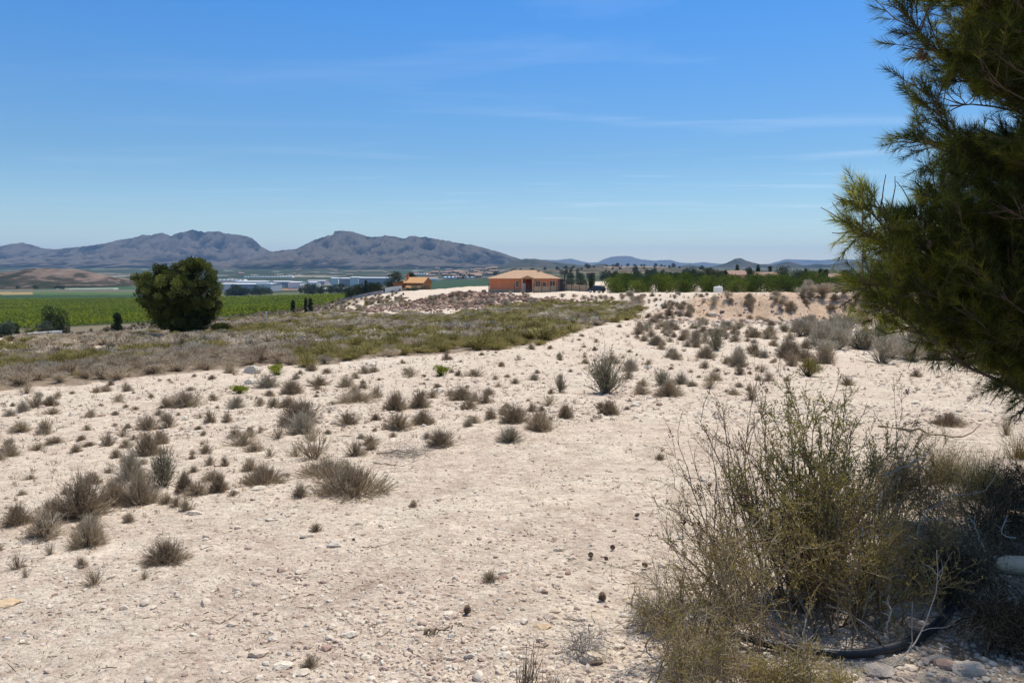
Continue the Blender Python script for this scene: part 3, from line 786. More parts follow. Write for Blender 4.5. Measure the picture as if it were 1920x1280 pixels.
def industrial(label, px0, px1, row_top, Y, mat, depth=60, front=M_WHITE, roof=M_GREYR, rot=0.0, white=None, name="warehouse", hmin=5):
    a = at_depth(px0, Y); b = at_depth(px1, Y); w = b.x - a.x
    z0 = min(float(gz(a.x, Y)), float(gz(b.x, Y))) - 1
    rx, ry, rz = pix_ray((px0 + px1) / 2, row_top); zt = CAMZ + rz / ry * Y
    H = max(zt - z0, 2)
    r = empty(name, ((a.x + b.x) / 2, Y, z0), rot, 1, label, "warehouse" if name == "warehouse" else "building", "industrial sheds on the plain" if name == "warehouse" else None)
    g = Geo(); g.box((0, depth / 2, H / 2 - .4), (w, depth, H - .8)); g.obj("wall", mat, r)
    g = Geo(); v = [(-w / 2 - .5, -.5, H - .8), (w / 2 + .5, -.5, H - .8), (w / 2 + .5, depth / 2, H), (-w / 2 - .5, depth / 2, H), (w / 2 + .5, depth + .5, H - .8), (-w / 2 - .5, depth + .5, H - .8)]
    g.add(v, [(0, 1, 2, 3), (3, 2, 4, 5), (0, 5, 4, 1)]); g.add([v[0], v[3], v[5], v[1], v[2], v[4]], [(0, 1, 2), (3, 5, 4)]); g.obj("roof", roof, r)
    nd = max(1, int(w / 14))
    for k in range(nd):
        g = Geo(); g.box((-w / 2 + (k + .5) * w / nd, -.08, 2.0), (4, .14, 4.0)); g.obj("door", M_GREYR, r)
    if white:
        for f0, f1 in white:
            g = Geo(); g.box((-w / 2 + w * (f0 + f1) / 2, -.2, H / 2), (w * (f1 - f0), .3, H)); g.obj("facade_panel", M_WHITE, r)
    return r
industrial("long grey shed with white end wall just right of the round pine", 433, 508, 531.5, 1060, M_GREYW, 50, white=[(.62, 1)])
industrial("low white-roofed shed touching the round pine's right edge", 412, 432, 531, 1090, M_WHITE, 40)
industrial("thin pale shed behind the long grey shed, with a taller block", 440, 500, 527, 1300, M_WHITE, 40)
industrial("pale narrow shed in the middle of the far industrial row", 505, 540, 527, 1330, M_GREYW, 50)
industrial("white shed left of the bushes in the industrial row", 541, 562, 528, 1200, M_WHITE, 40)
industrial("small white block above the cypresses", 577, 592, 528.5, 1220, M_WHITE, 30)
industrial("distant pale shed roof above the cypresses", 575, 608, 525.5, 1500, M_GREYW, 40)
industrial("square white warehouse left of the tall grey one", 620, 634, 520.5, 1350, M_WHITE, 30)
industrial("grey low warehouse linked to the white block", 634.5, 656, 521, 1360, M_GREYW, 60)
industrial("tall white square warehouse beside the long grey shed", 656.5, 672, 519, 1340, M_WHITE, 40)
industrial("very long grey warehouse with white end beside the dark pines", 672.5, 736, 520, 1345, M_GREYW, 60, white=[(.88, 1)])
industrial("small white farm building in the green field behind the farmhouse", 805, 820, 521.5, 1750, M_WHITE, 14, name="farm_building")

def cottage(label, p, w, d, h, rz, wall, roof, group=None, cat="house"):
    r = empty("house", (p.x, p.y, p.z - .5), rz, 1, label, cat, group)
    g = Geo(); g.box((0, 0, h / 2), (w, d, h)); g.add([(-w / 2, -d / 2, h), (-w / 2, d / 2, h), (-w / 2, 0, h + d * .2), (w / 2, -d / 2, h), (w / 2, d / 2, h), (w / 2, 0, h + d * .2)], [(0, 2, 1), (3, 4, 5)]); ww = g.obj("wall", wall, r)
    g = Geo(); e = .4; zt = h + d * .2 + .15; ze = h - .05
    v = [(-w / 2 - e, -d / 2 - e, ze), (w / 2 + e, -d / 2 - e, ze), (w / 2 + e, 0, zt), (-w / 2 - e, 0, zt), (w / 2 + e, d / 2 + e, ze), (-w / 2 - e, d / 2 + e, ze)]
    g.add(v, [(0, 1, 2, 3), (3, 2, 4, 5)]); g.add([(a, b, c - .15) for a, b, c in v], [(3, 2, 1, 0), (5, 4, 2, 3)]); g.obj("roof", roof, r)
    for k in (-.28, .28):
        g = Geo(); g.box((k * w, -d / 2 - .03, h * .55), (w * .12, .08, h * .35)); g.obj("window", M_GLASS, r)
    return r
cottage("pink-roofed villa among trees above the lemon orchard, left one", Vector((at_depth(1385, 330).x, 330, W_row(1385, 507.5, 330) - 4.3)), 10, 8, 3.2, .1, M_CREAM, M_OLDTILE)
cottage("white-walled villa with pink roof among trees above the lemon orchard", Vector((at_depth(1431, 330).x, 330, W_row(1431, 510, 330) - 4.2)), 12, 8, 3.0, -.1, M_WHITE, M_OLDTILE)
cottage("long brown-roofed building low over the orchard beside the pine", Vector((at_depth(1562, 360).x, 360, W_row(1562, 513, 360) - 4.3)), 16, 9, 3.0, .05, M_BEIGEW, M_OLDTILE)
cottage("small white house near the dark trees left of the warehouse", at_depth(612, 980), 13, 8, 4, .3, M_WHITE, M_WHITE)
cottage("wide white house in the trees before the tall white warehouse", at_depth(636, 960), 20, 9, 4.5, -.1, M_WHITE, M_GREYR)
# village on the far plain
rngv = np.random.default_rng(5)
vproto = cottage("tiny pale house in the distant village at the mountain foot", at_depth(850, 2300), 16, 11, 6, .2, M_BEIGEW, M_OLDTILE, "houses of the distant village")
for i in range(58):
    if i < 34: px = rngv.uniform(805, 935); Y = rngv.uniform(1850, 2700)
    elif i < 46: px = rngv.uniform(770, 900); Y = rngv.uniform(2700, 4200)
    else: px = rngv.uniform(430, 760); Y = rngv.uniform(2300, 4300)
    c = copy_tree(vproto); p = at_depth(px, Y); c.location = (p.x, p.y, p.z - .5); c.rotation_euler[2] = rngv.uniform(-.6, .6)
    s_ = rngv.uniform(.7, 1.3); c.scale = (s_ * rngv.uniform(.8, 1.8), s_, s_)
    if i >= 46: c["label"] = "lone tiny pale farm on the green slope below the mountain"; c["group"] = "scattered farms below the mountains"
    elif i >= 34: c["label"] = "tiny pale farm on the slope above the distant village"; c["group"] = "farms above the distant village"

# greenhouse strips on the plain
def greenhouse(label, px0, px1, Y, depth=25, h=3.5, n=None):
    a = at_depth(px0, Y); b = at_depth(px1, Y); w = b.x - a.x; n = n or max(2, int(w / 9)); z0 = float(gz((a.x + b.x) / 2, Y))
    r = empty("greenhouse", ((a.x + b.x) / 2, Y, z0 - .5), 0, 1, label, "greenhouse")
    g = Geo(); bay = w / n
    for k in range(n):
        x0_ = -w / 2 + k * bay; pr = [(x0_, 0), (x0_, h), (x0_ + bay * .25, h + 1.1), (x0_ + bay * .5, h + 1.5), (x0_ + bay * .75, h + 1.1), (x0_ + bay - .05, h), (x0_ + bay - .05, 0)]
        g.prism(pr, 0, depth)
    g.obj("plastic_cover", M_GREYR, r)
    g = Geo(); g.box((0, -.1, 1.2), (2.5, .1, 2.4)); g.obj("door", M_GREYW, r)
greenhouse("long white greenhouse strip left of centre on the far plain", 455, 548, 2500)
greenhouse("pale greenhouse strip between round pine and white greenhouse", 405, 458, 2000)
greenhouse("pale blue greenhouse roof in front of the distant village", 828, 900, 1900, 60)
greenhouse("small white greenhouse block above the dark pines", 765, 800, 2700, 60)

# pale pipe-like parapet, white post, white tank and small things
a_ = at_depth(20, 72); b_ = at_depth(108, 80); z_a = float(W_row(20, 631, 72)); z_b = float(W_row(108, 621, 80))
low_wall("parapet", "long pale grey parapet at the left edge below the palm", a_, b_, np.linspace(z_a - a_.z, z_b - b_.z, max(2, int((b_ - a_).length / 2)) + 1), M_GREYR, .3)
def post(label, px, row0, row1, Y, rad, mat, name="post"):
    p = at_depth(px, Y); h = h_of(row0 - row1, Y)
    r = empty(name, tuple(p), 0, 1, label, "post")
    g = Geo(); tubes(g, [[(0, 0, -.3), (0, 0, h / 2), (0, 0, h)]], [[rad, rad, rad]], 8); g.obj("shaft", mat, r)
    g = Geo(); g.box((0, 0, h + .03), (rad * 2.6, rad * 2.6, .07)); g.obj("cap", mat, r)
post("white marker post standing in the scrub before the lemon grove", 497, 597, 579, 78, .06, M_WHITE)
def tank():
    p = at_depth(1347, 128); r = empty("water_tank", tuple(p), .3, 1, "white plastic cube tank at the edge of the lemon orchard", "tank")
    g = Geo()
    V = []; 
    for z, s_ in ((.1, .86), (.2, 1), (.95, 1), (1.08, .9), (1.12, .7)):
        for k in range(16):
            a = k * math.pi / 8; c_, s2 = math.cos(a), math.sin(a); m_ = (abs(c_) ** 5 + abs(s2) ** 5) ** -.2
            V.append((c_ * m_ * .6 * s_, s2 * m_ * .6 * s_, z))
    g.add(V, [(i * 16 + k, i * 16 + (k + 1) % 16, (i + 1) * 16 + (k + 1) % 16, (i + 1) * 16 + k) for i in range(4) for k in range(16)]); g.add(V[-16:] + [(0, 0, 1.13)], [(k, (k + 1) % 16, 16) for k in range(16)]); g.obj("body", M_WHITE, r)
    g = Geo(); tubes(g, [[(0, 0, 1.1), (0, 0, 1.16), (0, 0, 1.2)]], [[.15, .15, .14]], 10); g.obj("cap", M_GREYR, r)
    g = Geo(); g.box((0, 0, .05), (1.25, 1.05, .1)); g.obj("pallet", M_BEIGEW, r)
tank()
def sack(label, px, Y, s_):
    p = at_depth(px, Y); rng = np.random.default_rng(int(px)); g = Geo(); rock_into(g, rng, s_, 1, flat=.55); o = g.obj("white_sack", M_WHITE); o.location = tuple(p + Vector((0, 0, s_ * .2))); tag(o, label, "sack")

# ---------------------------------------------------------------- rocks
def ico(sub):
    t = (1 + 5 ** .5) / 2
    v = [(-1, t, 0), (1, t, 0), (-1, -t, 0), (1, -t, 0), (0, -1, t), (0, 1, t), (0, -1, -t), (0, 1, -t), (t, 0, -1), (t, 0, 1), (-t, 0, -1), (-t, 0, 1)]
    f = [(0, 11, 5), (0, 5, 1), (0, 1, 7), (0, 7, 10), (0, 10, 11), (1, 5, 9), (5, 11, 4), (11, 10, 2), (10, 7, 6), (7, 1, 8), (3, 9, 4), (3, 4, 2), (3, 2, 6), (3, 6, 8), (3, 8, 9), (4, 9, 5), (2, 4, 11), (6, 2, 10), (8, 6, 7), (9, 8, 1)]
    v = [np.array(q) / np.linalg.norm(q) for q in v]
    for _ in range(sub):
        nf = []; cache = {}
        def mid(a, b):
            k = (min(a, b), max(a, b))
            if k not in cache: m_ = v[a] + v[b]; v.append(m_ / np.linalg.norm(m_)); cache[k] = len(v) - 1
            return cache[k]
        for a, b, c in f:
            x, y, z = mid(a, b), mid(b, c), mid(c, a); nf += [(a, x, z), (b, y, x), (c, z, y), (x, y, z)]
        f = nf
    return np.array(v), np.array(f)
ICO = [ico(k) for k in range(4)]
def rock_shape(rng, sub, flat=.6, cuts=7):
    v, f = ICO[sub]; v = v.copy()
    for _ in range(cuts):      # planar cuts make the facets of a broken stone
        d = rdir(rng, 1)[0]; c = rng.uniform(.55, .9); k = v @ d; v = v - np.clip(k - c, 0, None)[:, None] * d
    v = v * (1 + .04 * rng.normal(size=(len(v), 1))) * np.array([1, rng.uniform(.6, .95), flat * rng.uniform(.7, 1.2)])
    return v, f
def rock_into(g, rng, s_, sub=2, flat=.6, t=.5):
    v, f = rock_shape(rng, sub, flat); g.add(v * s_, f, t)
def stone_mat():
    m = bpy.data.materials.new("limestone"); m.use_nodes = True; t = m.node_tree; b = t.nodes['Principled BSDF']; b.inputs['Roughness'].default_value = .93; b.inputs['Specular IOR Level'].default_value = .2
    at = t.nodes.new('ShaderNodeAttribute'); at.attribute_name = "tint"
    g = t.nodes.new('ShaderNodeNewGeometry'); n = t.nodes.new('ShaderNodeTexNoise'); n.inputs['Scale'].default_value = 30; n.inputs['Detail'].default_value = 6
    t.links.new(g.outputs['Position'], n.inputs['Vector'])
    c = ramp(t, at.outputs['Fac'], [(0.0, (0.30, 0.185, 0.14)), (0.2, (0.50, 0.38, 0.30)), (0.5, (0.58, 0.48, 0.38)), (0.75, (0.66, 0.58, 0.46)), (0.9, (0.56, 0.51, 0.43)), (1.0, (0.55, 0.40, 0.25))])
    x = t.nodes.new('ShaderNodeMix'); x.data_type = 'RGBA'; x.blend_type = 'MULTIPLY'; x.inputs[0].default_value = 1; t.links.new(c, x.inputs[6])
    t.links.new(ramp(t, n.outputs[0], [(.3, (.78, .76, .74)), (.6, (1.05, 1.05, 1.05))]), x.inputs[7]); t.links.new(x.outputs[2], b.inputs['Base Color'])
    bp = t.nodes.new('ShaderNodeBump'); bp.inputs['Distance'].default_value = .004; bp.inputs['Strength'].default_value = .6; t.links.new(n.outputs[0], bp.inputs['Height']); t.links.new(bp.outputs[0], b.inputs['Normal'])
    return m
M_ROCK = stone_mat()
sack("small white sack by the orchard edge right of the car", 1178, 150, .55)
sack("tiny white sack beside the left lemon trees", 1164, 152, .4)

# ================================================================ trees
M_PINE = plant_mat("pine_needles", [(0.0, (0.014, 0.022, 0.007)), (0.45, (0.075, 0.095, 0.018)), (0.8, (0.16, 0.18, 0.036)), (1.0, (0.27, 0.27, 0.06))], .3)
M_DARKTREE = plant_mat("dark_foliage", [(0.0, (0.010, 0.018, 0.008)), (0.5, (0.035, 0.052, 0.016)), (1.0, (0.085, 0.11, 0.030))], .2)
M_CITRUS = plant_mat("citrus_leaves", [(0.0, (0.045, 0.062, 0.006)), (0.5, (0.175, 0.215, 0.010)), (1.0, (0.38, 0.40, 0.02))], .45)
M_OLIVE = plant_mat("grey_olive_leaves", [(0.0, (0.04, 0.055, 0.035)), (0.5, (0.09, 0.11, 0.075)), (1.0, (0.16, 0.18, 0.13))], .15)
M_BARK = solid_mat("bark", (0.16, 0.115, 0.08), .95, .3, 8, .02)

def crown_geo(rng, clumps, n_leaf, size, flat=1.0, jitter=.25, tri=True, aspect=2.2, upd=.5):
    """clumps: (centre, radius, tint). leaf blades on and inside every clump"""
    g = Geo(); R = np.array([c[1] for c in clumps]); wts = R ** 2 / (R ** 2).sum()
    for (c, r, t), k in zip(clumps, (wts * n_leaf).astype(int)):
        d = rdir(rng, k); rad = r * (1 - np.abs(rng.normal(size=(k, 1))) * jitter)
        C = np.array(c) + d * rad * np.array([1, 1, flat])
        D = norm(d * .8 + rdir(rng, k) * .7 + np.array([0, 0, upd]))
        leaves(g, C, D, size * rng.uniform(.6, 1.4, k), size / aspect * rng.uniform(.7, 1.3, k), rng, np.clip(t + rng.normal(size=k) * .12, 0, 1), tri)
    return g
def trunk_geo(rng, h, r, limbs, K=6):
    g = Geo(); tt = np.linspace(0, 1, K)[:, None]
    P = np.array([0, 0, -.3]) + tt * np.array([0, 0, h + .3]) + np.cumsum(rng.normal(size=(K, 3)) * r * .3, 0) * tt
    tubes(g, [P], [r * (1 - .55 * tt[:, 0])], 8)
    L = []; RR = []
    for e in limbs:
        e = np.array(e, float); s_ = P[rng.integers(K // 2, K)]; q = np.linspace(0, 1, 5)[:, None]
        L.append(s_ * (1 - q) + e * q + np.array([0, 0, 1]) * np.sin(q * math.pi) * -.05 * np.linalg.norm(e - s_)); RR.append(r * .45 * (1 - .8 * q[:, 0]))
    if L: tubes(g, L, RR, 5)
    return g
def tree(name, label, p, h, w, seed, mat, n_leaf=5000, leaf=.25, n_clump=22, base=.25, group=None, cat="tree", shape="round", trunk=.12, crn="crown"):
    rng = np.random.default_rng(seed); cl = []
    for k in range(n_clump):
        u = rng.uniform(base, 1); 
        if shape == "round": prof = math.sqrt(max(.05, 1 - ((u - .55) / .55) ** 2))
        elif shape == "cone": prof = (1 - u) ** .7 + .12
        elif shape == "column": prof = .9 if u < .75 else .9 * (1 - u) / .25 + .1
        else: prof = .5 + .5 * math.sin(u * 3)
        a = rng.uniform(0, 6.28); rr = w / 2 * prof * math.sqrt(rng.uniform(.15, 1)) * .72; cr = w * rng.uniform(.16, .27) if shape != "column" else w * .33
        cl.append(((rr * math.cos(a), rr * math.sin(a), u * h - cr * .5 * (u > .8)), cr, rng.uniform(.3, .7)))
    r = empty(name, (p[0], p[1], p[2]), rng.uniform(0, 6), 1, label, cat, group)
    trunk_geo(rng, h * .6, h * .035 * (trunk / .12), [c[0] for c in cl[:6]]).obj("trunk", M_BARK, r)
    crown_geo(rng, cl, n_leaf, leaf).obj(crn, mat, r)
    return r

# the round pine
def round_pine():
    p = at_depth(332, 60); p = Vector((p.x, 60, float(gz(p.x, 60))))
    rng = np.random.default_rng(77); s_ = 60 / F; base_row = to_pix(p.x, 60, p.z)[1]
    r = empty("pine_tree", tuple(p), 0, 1, "dense dark round-headed pine with two-lobed crown standing alone in the scrub", "tree")
    def W_(px, row, dy): return ((px - 332) * s_, dy, (base_row - row) * s_)
    lobes = [(372, 518, 34, 0), (345, 515, 26, -.6), (395, 535, 20, -.3), (300, 530, 32, 0), (275, 545, 25, 0), (265, 525, 14, .2), (322, 560, 40, 0), (372, 570, 38, .2), (394, 575, 20, -.4), (290, 572, 26, -.3), (330, 592, 30, 0), (362, 600, 26, -.5), (310, 598, 20, .2), (392, 598, 14, -.2), (365, 500, 16, 0), (340, 540, 30, 1.5), (360, 545, 30, -1.5), (310, 550, 28, -1.6), (300, 508, 14, 0), (345, 498, 12, .3), (300, 604, 15, 0), (335, 612, 15, -.3), (368, 612, 15, 0), (352, 606, 16, -.9)]
    cl = []
    for (px, row, rad, dy) in lobes:
        c = np.array(W_(px, row, dy)); R_ = rad * s_
        nn = max(5, int((rad / 8) ** 2 * 1.6))
        for d in rdir(rng, nn):
            cc = c + d * R_ * np.array([.85, 1.25, .85]) * rng.uniform(.72, 1); 
            cl.append((cc, rng.uniform(.22, .46), np.clip(.42 + .22 * rng.normal(), .1, .95)))
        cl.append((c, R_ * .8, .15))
    crown_geo(rng, cl, 76000, .17, .8, .3, True, 2.6, .6).obj("crown", M_PINE, r)
    trunk_geo(rng, 2.2, .16, [W_(px, row, dy) for px, row, rad, dy in lobes[:12]]).obj("trunk", M_BARK, r)
round_pine()
# foot skirt of the pine
def t(name, label, px, Y, rows, wpx, seed, mat, top=None, **k):
    p = at_depth(px, Y)
    if top is not None: rows = (CAMZ + pix_ray(px, top)[2] / pix_ray(px, top)[1] * Y - p.z) * F / Y
    return tree(name, label, (p.x, p.y, p.z - .1), h_of(rows, Y), wpx * Y / F, seed, mat, **k)
t("bush", "light green bushy growth at the right foot of the round pine", 412, 60, 20, 40, 5, M_PINE, n_leaf=3500, leaf=.13, base=.1, cat="bush", crn="foliage")
t("cypress_tree", "lone dark cypress, left of the pair before the lemon grove", 548, 230, 34, 10, 6, M_DARKTREE, shape="cone", n_leaf=2600, leaf=.28, base=.05, n_clump=26)
t("cypress_tree", "slim dark cypress, left one of the touching pair", 572, 228, 34, 8, 7, M_DARKTREE, shape="cone", n_leaf=2600, leaf=.28, base=.05, n_clump=26)
t("cypress_tree", "wider dark cypress, right one of the touching pair", 581, 226, 33, 11, 8, M_DARKTREE, shape="cone", n_leaf=2600, leaf=.28, base=.05, n_clump=26)
t("conifer_tree", "tall dark pine behind the ochre farmhouse's chimney", 744, 328, 46, 36, 9, M_DARKTREE, top=508, shape="round", n_leaf=7000, leaf=.35, base=.1, n_clump=40)
t("conifer_tree", "dark leaning tree left of the ochre farmhouse", 729, 322, 26, 28, 10, M_DARKTREE, top=527, n_leaf=4000, leaf=.35)
t("conifer_tree", "dark pine showing over the ochre farmhouse's roof", 773, 336, 42, 20, 12, M_DARKTREE, top=510, shape="round", n_leaf=4000, leaf=.35, base=.4)
for i, (px, rows, w, lab) in enumerate([(655, 20, 16, "leftmost block of the dark hedge below the long warehouse"), (669, 20, 16, "second block of the dark hedge below the long warehouse"), (684, 22, 14, "middle block of the dark hedge below the long warehouse"), (697, 19, 14, "dark hedge block beside the tall thin cypress"), (709, 19, 12, "last block of the dark hedge nearest the farmhouse")]):
    t("hedge", lab, px, 300, rows + 3, w + 7, 20 + i, M_DARKTREE, shape="column", n_leaf=3500, leaf=.3, base=.0, cat="hedge", crn="foliage")
t("cypress_tree", "thin cypress rising out of the dark hedge", 686, 298, 32, 7, 30, M_DARKTREE, shape="cone", n_leaf=2000, leaf=.3, base=.1)
for i, (px, w, rows) in enumerate([(778, 26, 13), (795, 24, 11), (762, 16, 10)]):
    t("olive_tree", ["grey-green olive below the farmhouse's lean-to", "grey-green olive right of the farmhouse's lean-to", "small olive at the farmhouse's left corner"][i], px, 298, rows, w, 33 + i, M_OLIVE, n_leaf=3000, leaf=.25, base=.05)
t("tree", "bushy dark tree between palm and lone bush at the left edge", 98, 100, 40, 54, 40, M_DARKTREE, top=576, n_leaf=9000, leaf=.2, n_clump=34, base=.1)
t("tree", "small dark round tree alone before the lemon grove", 215, 110, 22, 22, 41, M_DARKTREE, top=587, n_leaf=4000, leaf=.2, base=.1)
t("olive_tree", "grey-green olive cut by the photo's left border", 2, 86, 34, 44, 42, M_OLIVE, top=602, n_leaf=6000, leaf=.16, base=.05)
t("olive_tree", "grey-green olive just right of the small palm", 78, 92, 20, 40, 43, M_OLIVE, top=603, n_leaf=6000, leaf=.16, base=.05)
t("tree", "dark low tree between the left olive and the palm", 24, 95, 26, 22, 44, M_DARKTREE, top=606, n_leaf=3000, leaf=.18, base=.05)
def palm(label, px, Y, rows, wpx, seed, trunk_h=.62):
    rng = np.random.default_rng(seed); p = at_depth(px, Y); rr_ = pix_ray(px, 598); H = CAMZ + rr_[2] / rr_[1] * Y - p.z; Wd = wpx * Y / F
    r = empty("palm_tree", tuple(p), 0, 1, label, "palm")
    g = Geo(); th = H * trunk_h; tubes(g, [[(0, 0, -.2), (0.02, 0, th / 2), (0, 0, th)]], [[.16, .14, .15]], 8); g.obj("trunk", M_BARK, r)
    g = Geo()
    for k in range(34):
        a = rng.uniform(0, 6.28); el = rng.uniform(-.1, 1.35); L = Wd / 2 * rng.uniform(.85, 1.15); q = np.linspace(0, 1, 7)
        P = np.column_stack([np.cos(a) * L * q * math.cos(el * .6), np.sin(a) * L * q * math.cos(el * .6), th + L * (math.sin(el) * q - .75 * q ** 2 * (.4 + .6 * math.cos(el)))])
        tubes(g, [P], [np.linspace(.025, .006, 7)], 3, .8)
        n = 26; s2 = rng.uniform(.12, 1, n); C = np.column_stack([np.interp(s2, q, P[:, i]) for i in range(3)])
        side = np.array([-math.sin(a), math.cos(a), 0]) * np.where(np.arange(n) % 2, 1, -1)[:, None]
        D = side + np.array([math.cos(a), math.sin(a), -.35]) * .8
        leaves(g, C, D, L * .28 * (1.1 - s2 * .6), .035, rng, rng.uniform(.4, .9, n))
    g.obj("crown", M_CITRUS if seed > 90 else M_PINE, r)
palm("small spreading palm at the left above the pale parapet", 50, 90, 24, 42, 50)
# trees above the right orchard
specs = [(1218, 300, 28, 18, "d"), (1297, 300, 33, 20, "d"), (1312, 310, 26, 16, "d"), (1330, 320, 34, 24, "d"), (1345, 310, 30, 20, "d"), (1362, 330, 28, 16, "d"), (1382, 350, 40, 9, "c"), (1398, 340, 28, 16, "d"), (1408, 322, 36, 20, "d"), (1421, 345, 42, 8, "c"), (1443, 350, 36, 10, "c"), (1470, 300, 33, 34, "r"), (1495, 330, 30, 24, "d"), (1510, 335, 32, 14, "c"), (1522, 340, 30, 16, "d"), (1538, 345, 34, 12, "c"), (1548, 340, 30, 14, "d"), (1250, 330, 22, 22, "d"), (1270, 340, 24, 22, "d"), (1155, 330, 22, 22, "d"), (1175, 345, 22, 18, "d"), (1590, 330, 30, 26, "d"), (1195, 320, 22, 26, "d")]
TOPS = [512, 505, 509, 503, 507, 508, 497, 505, 503, 496, 500, 501, 506, 505, 507, 503, 505, 512, 512, 512, 513, 505, 510]
labs = ["dark tree over the left end of the lemon orchard", "large dark tree left of the pink-roofed villas", "small tree beside the large dark one left of the villas", "bushy dark tree left of the pink-roofed villas", "rounded dark tree touching the first pink villa", "low dark tree hiding the first pink villa's corner", "tall thin tree just behind the first pink villa", "dark tree right behind the first pink villa", "dark pointed clump between the two pink villas", "tall slender tree sticking up between the two pink villas", "slender tree behind the white-walled villa", "big round-topped dark tree right of the white-walled villa", "dark tree right of the big round-topped one", "first pointed tree of the row right of the round-topped tree", "bushy tree in the row right of the round-topped tree", "tall pointed tree in the row near the pine", "last bushy tree of the row near the pine", "low tree below the grey mound hill", "low spreading tree left of the large dark tree", "small tree behind the gap at the orchard's left end", "small tree left of the orchard's skyline dip", "dark tree half hidden by the pine's lowest left branches", "wide low tree at the orchard's left skyline"]
for i, ((px, Y, rows, w, kd), lb) in enumerate(zip(specs, labs)):
    p = at_depth(px, Y); hh = W_row(px, TOPS[i], Y) - p.z + .2
    tree("tree", lb, (p.x, p.y, p.z - .2), hh, w * Y / F * 1.1, 200 + i, M_DARKTREE, shape={"d": "round", "c": "cone", "r": "round"}[kd], n_leaf=3000, leaf=.4, base=.1, cat="tree")
# trees on the plain near the sheds
rngt = np.random.default_rng(8)
tproto = []
for k in range(3):
    tproto.append(tree("tree", "dark tree in the line before the long grey shed", (0, 0, -500), 8, 9, 300 + k, M_DARKTREE, n_leaf=700, leaf=1.0, n_clump=12, base=.1, group="trees before the long grey shed"))
def plant_copies(proto, spots, label, group, sc=(.7, 1.3), rng=rngt):
    for j, (px, Y) in enumerate(spots):
        c = copy_tree(proto[j % len(proto)]); p = at_depth(px, Y); k = rng.uniform(*sc); c.location = (p.x, p.y, p.z - .3); c.scale = (k * rng.uniform(.9, 1.3), k, k); c.rotation_euler[2] = rng.uniform(0, 6); c["label"] = label; c["group"] = group
plant_copies(tproto, [(px, rngt.uniform(880, 930)) for px in list(rngt.uniform(416, 505, 16))], "dark tree in the line before the long grey shed", "trees before the long grey shed", (.8, 1.7))
plant_copies(tproto, [(px, rngt.uniform(860, 960)) for px in list(rngt.uniform(555, 655, 22))], "dark tree in the belt before the tall white warehouse", "trees before the tall white warehouse", (.6, 1.5))
plant_copies(tproto, [(px, rngt.uniform(1250, 1450)) for px in list(rngt.uniform(15, 120, 7))], "tiny dark tree at the foot of the brown hill", "trees at the foot of the brown hill", (.5, 1.0))
plant_copies(tproto, [(px, rngt.uniform(1300, 1600)) for px in [1114, 1138, 1148, 1165, 1176, 1190, 1208, 1226, 1245, 1262, 1090, 1103]], "tiny dark tree on the terraced hillock", "trees on the terraced hillock", (.4, .9))
plant_copies(tproto, [(px, rngt.uniform(1700, 2300)) for px in list(rngt.uniform(850, 1130, 22))], "small dark tree on the low rise behind the orange villa", "trees behind the orange villa", (.8, 1.6))
plant_copies(tproto, [(px, rngt.uniform(420, 700)) for px in list(rngt.uniform(1060, 1560, 60))], "dark tree in the wooded belt beyond the lemon orchard", "trees beyond the lemon orchard", (.45, .85))
plant_copies(tproto, [(rngt.uniform(1040, 1320), rngt.uniform(950, 2000)) for _ in range(60)], "tiny dark tree on the fields between the villa and the cone hill", "trees on the fields before the cone hill", (.5, 1.1))
for q in tproto:
    q.location = tuple(at_depth(470 + 8 * tproto.index(q), 900) - Vector((0, 0, .3)))
t("tree", "green bush-like tree behind the wire fence, nearest the villa", 1066, 215, 22, 26, 61, M_OLIVE, top=524, n_leaf=2500, leaf=.3, base=.05)
t("tree", "green bush-like tree behind the wire fence, nearest the car", 1088, 215, 22, 26, 62, M_OLIVE, top=525, n_leaf=2500, leaf=.3, base=.05)
t("hedge", "black-green clipped hedge block just behind the dark car", 1108, 182, 22, 16, 63, M_DARKTREE, shape="column", n_leaf=3000, leaf=.2, base=0, cat="hedge", crn="foliage")

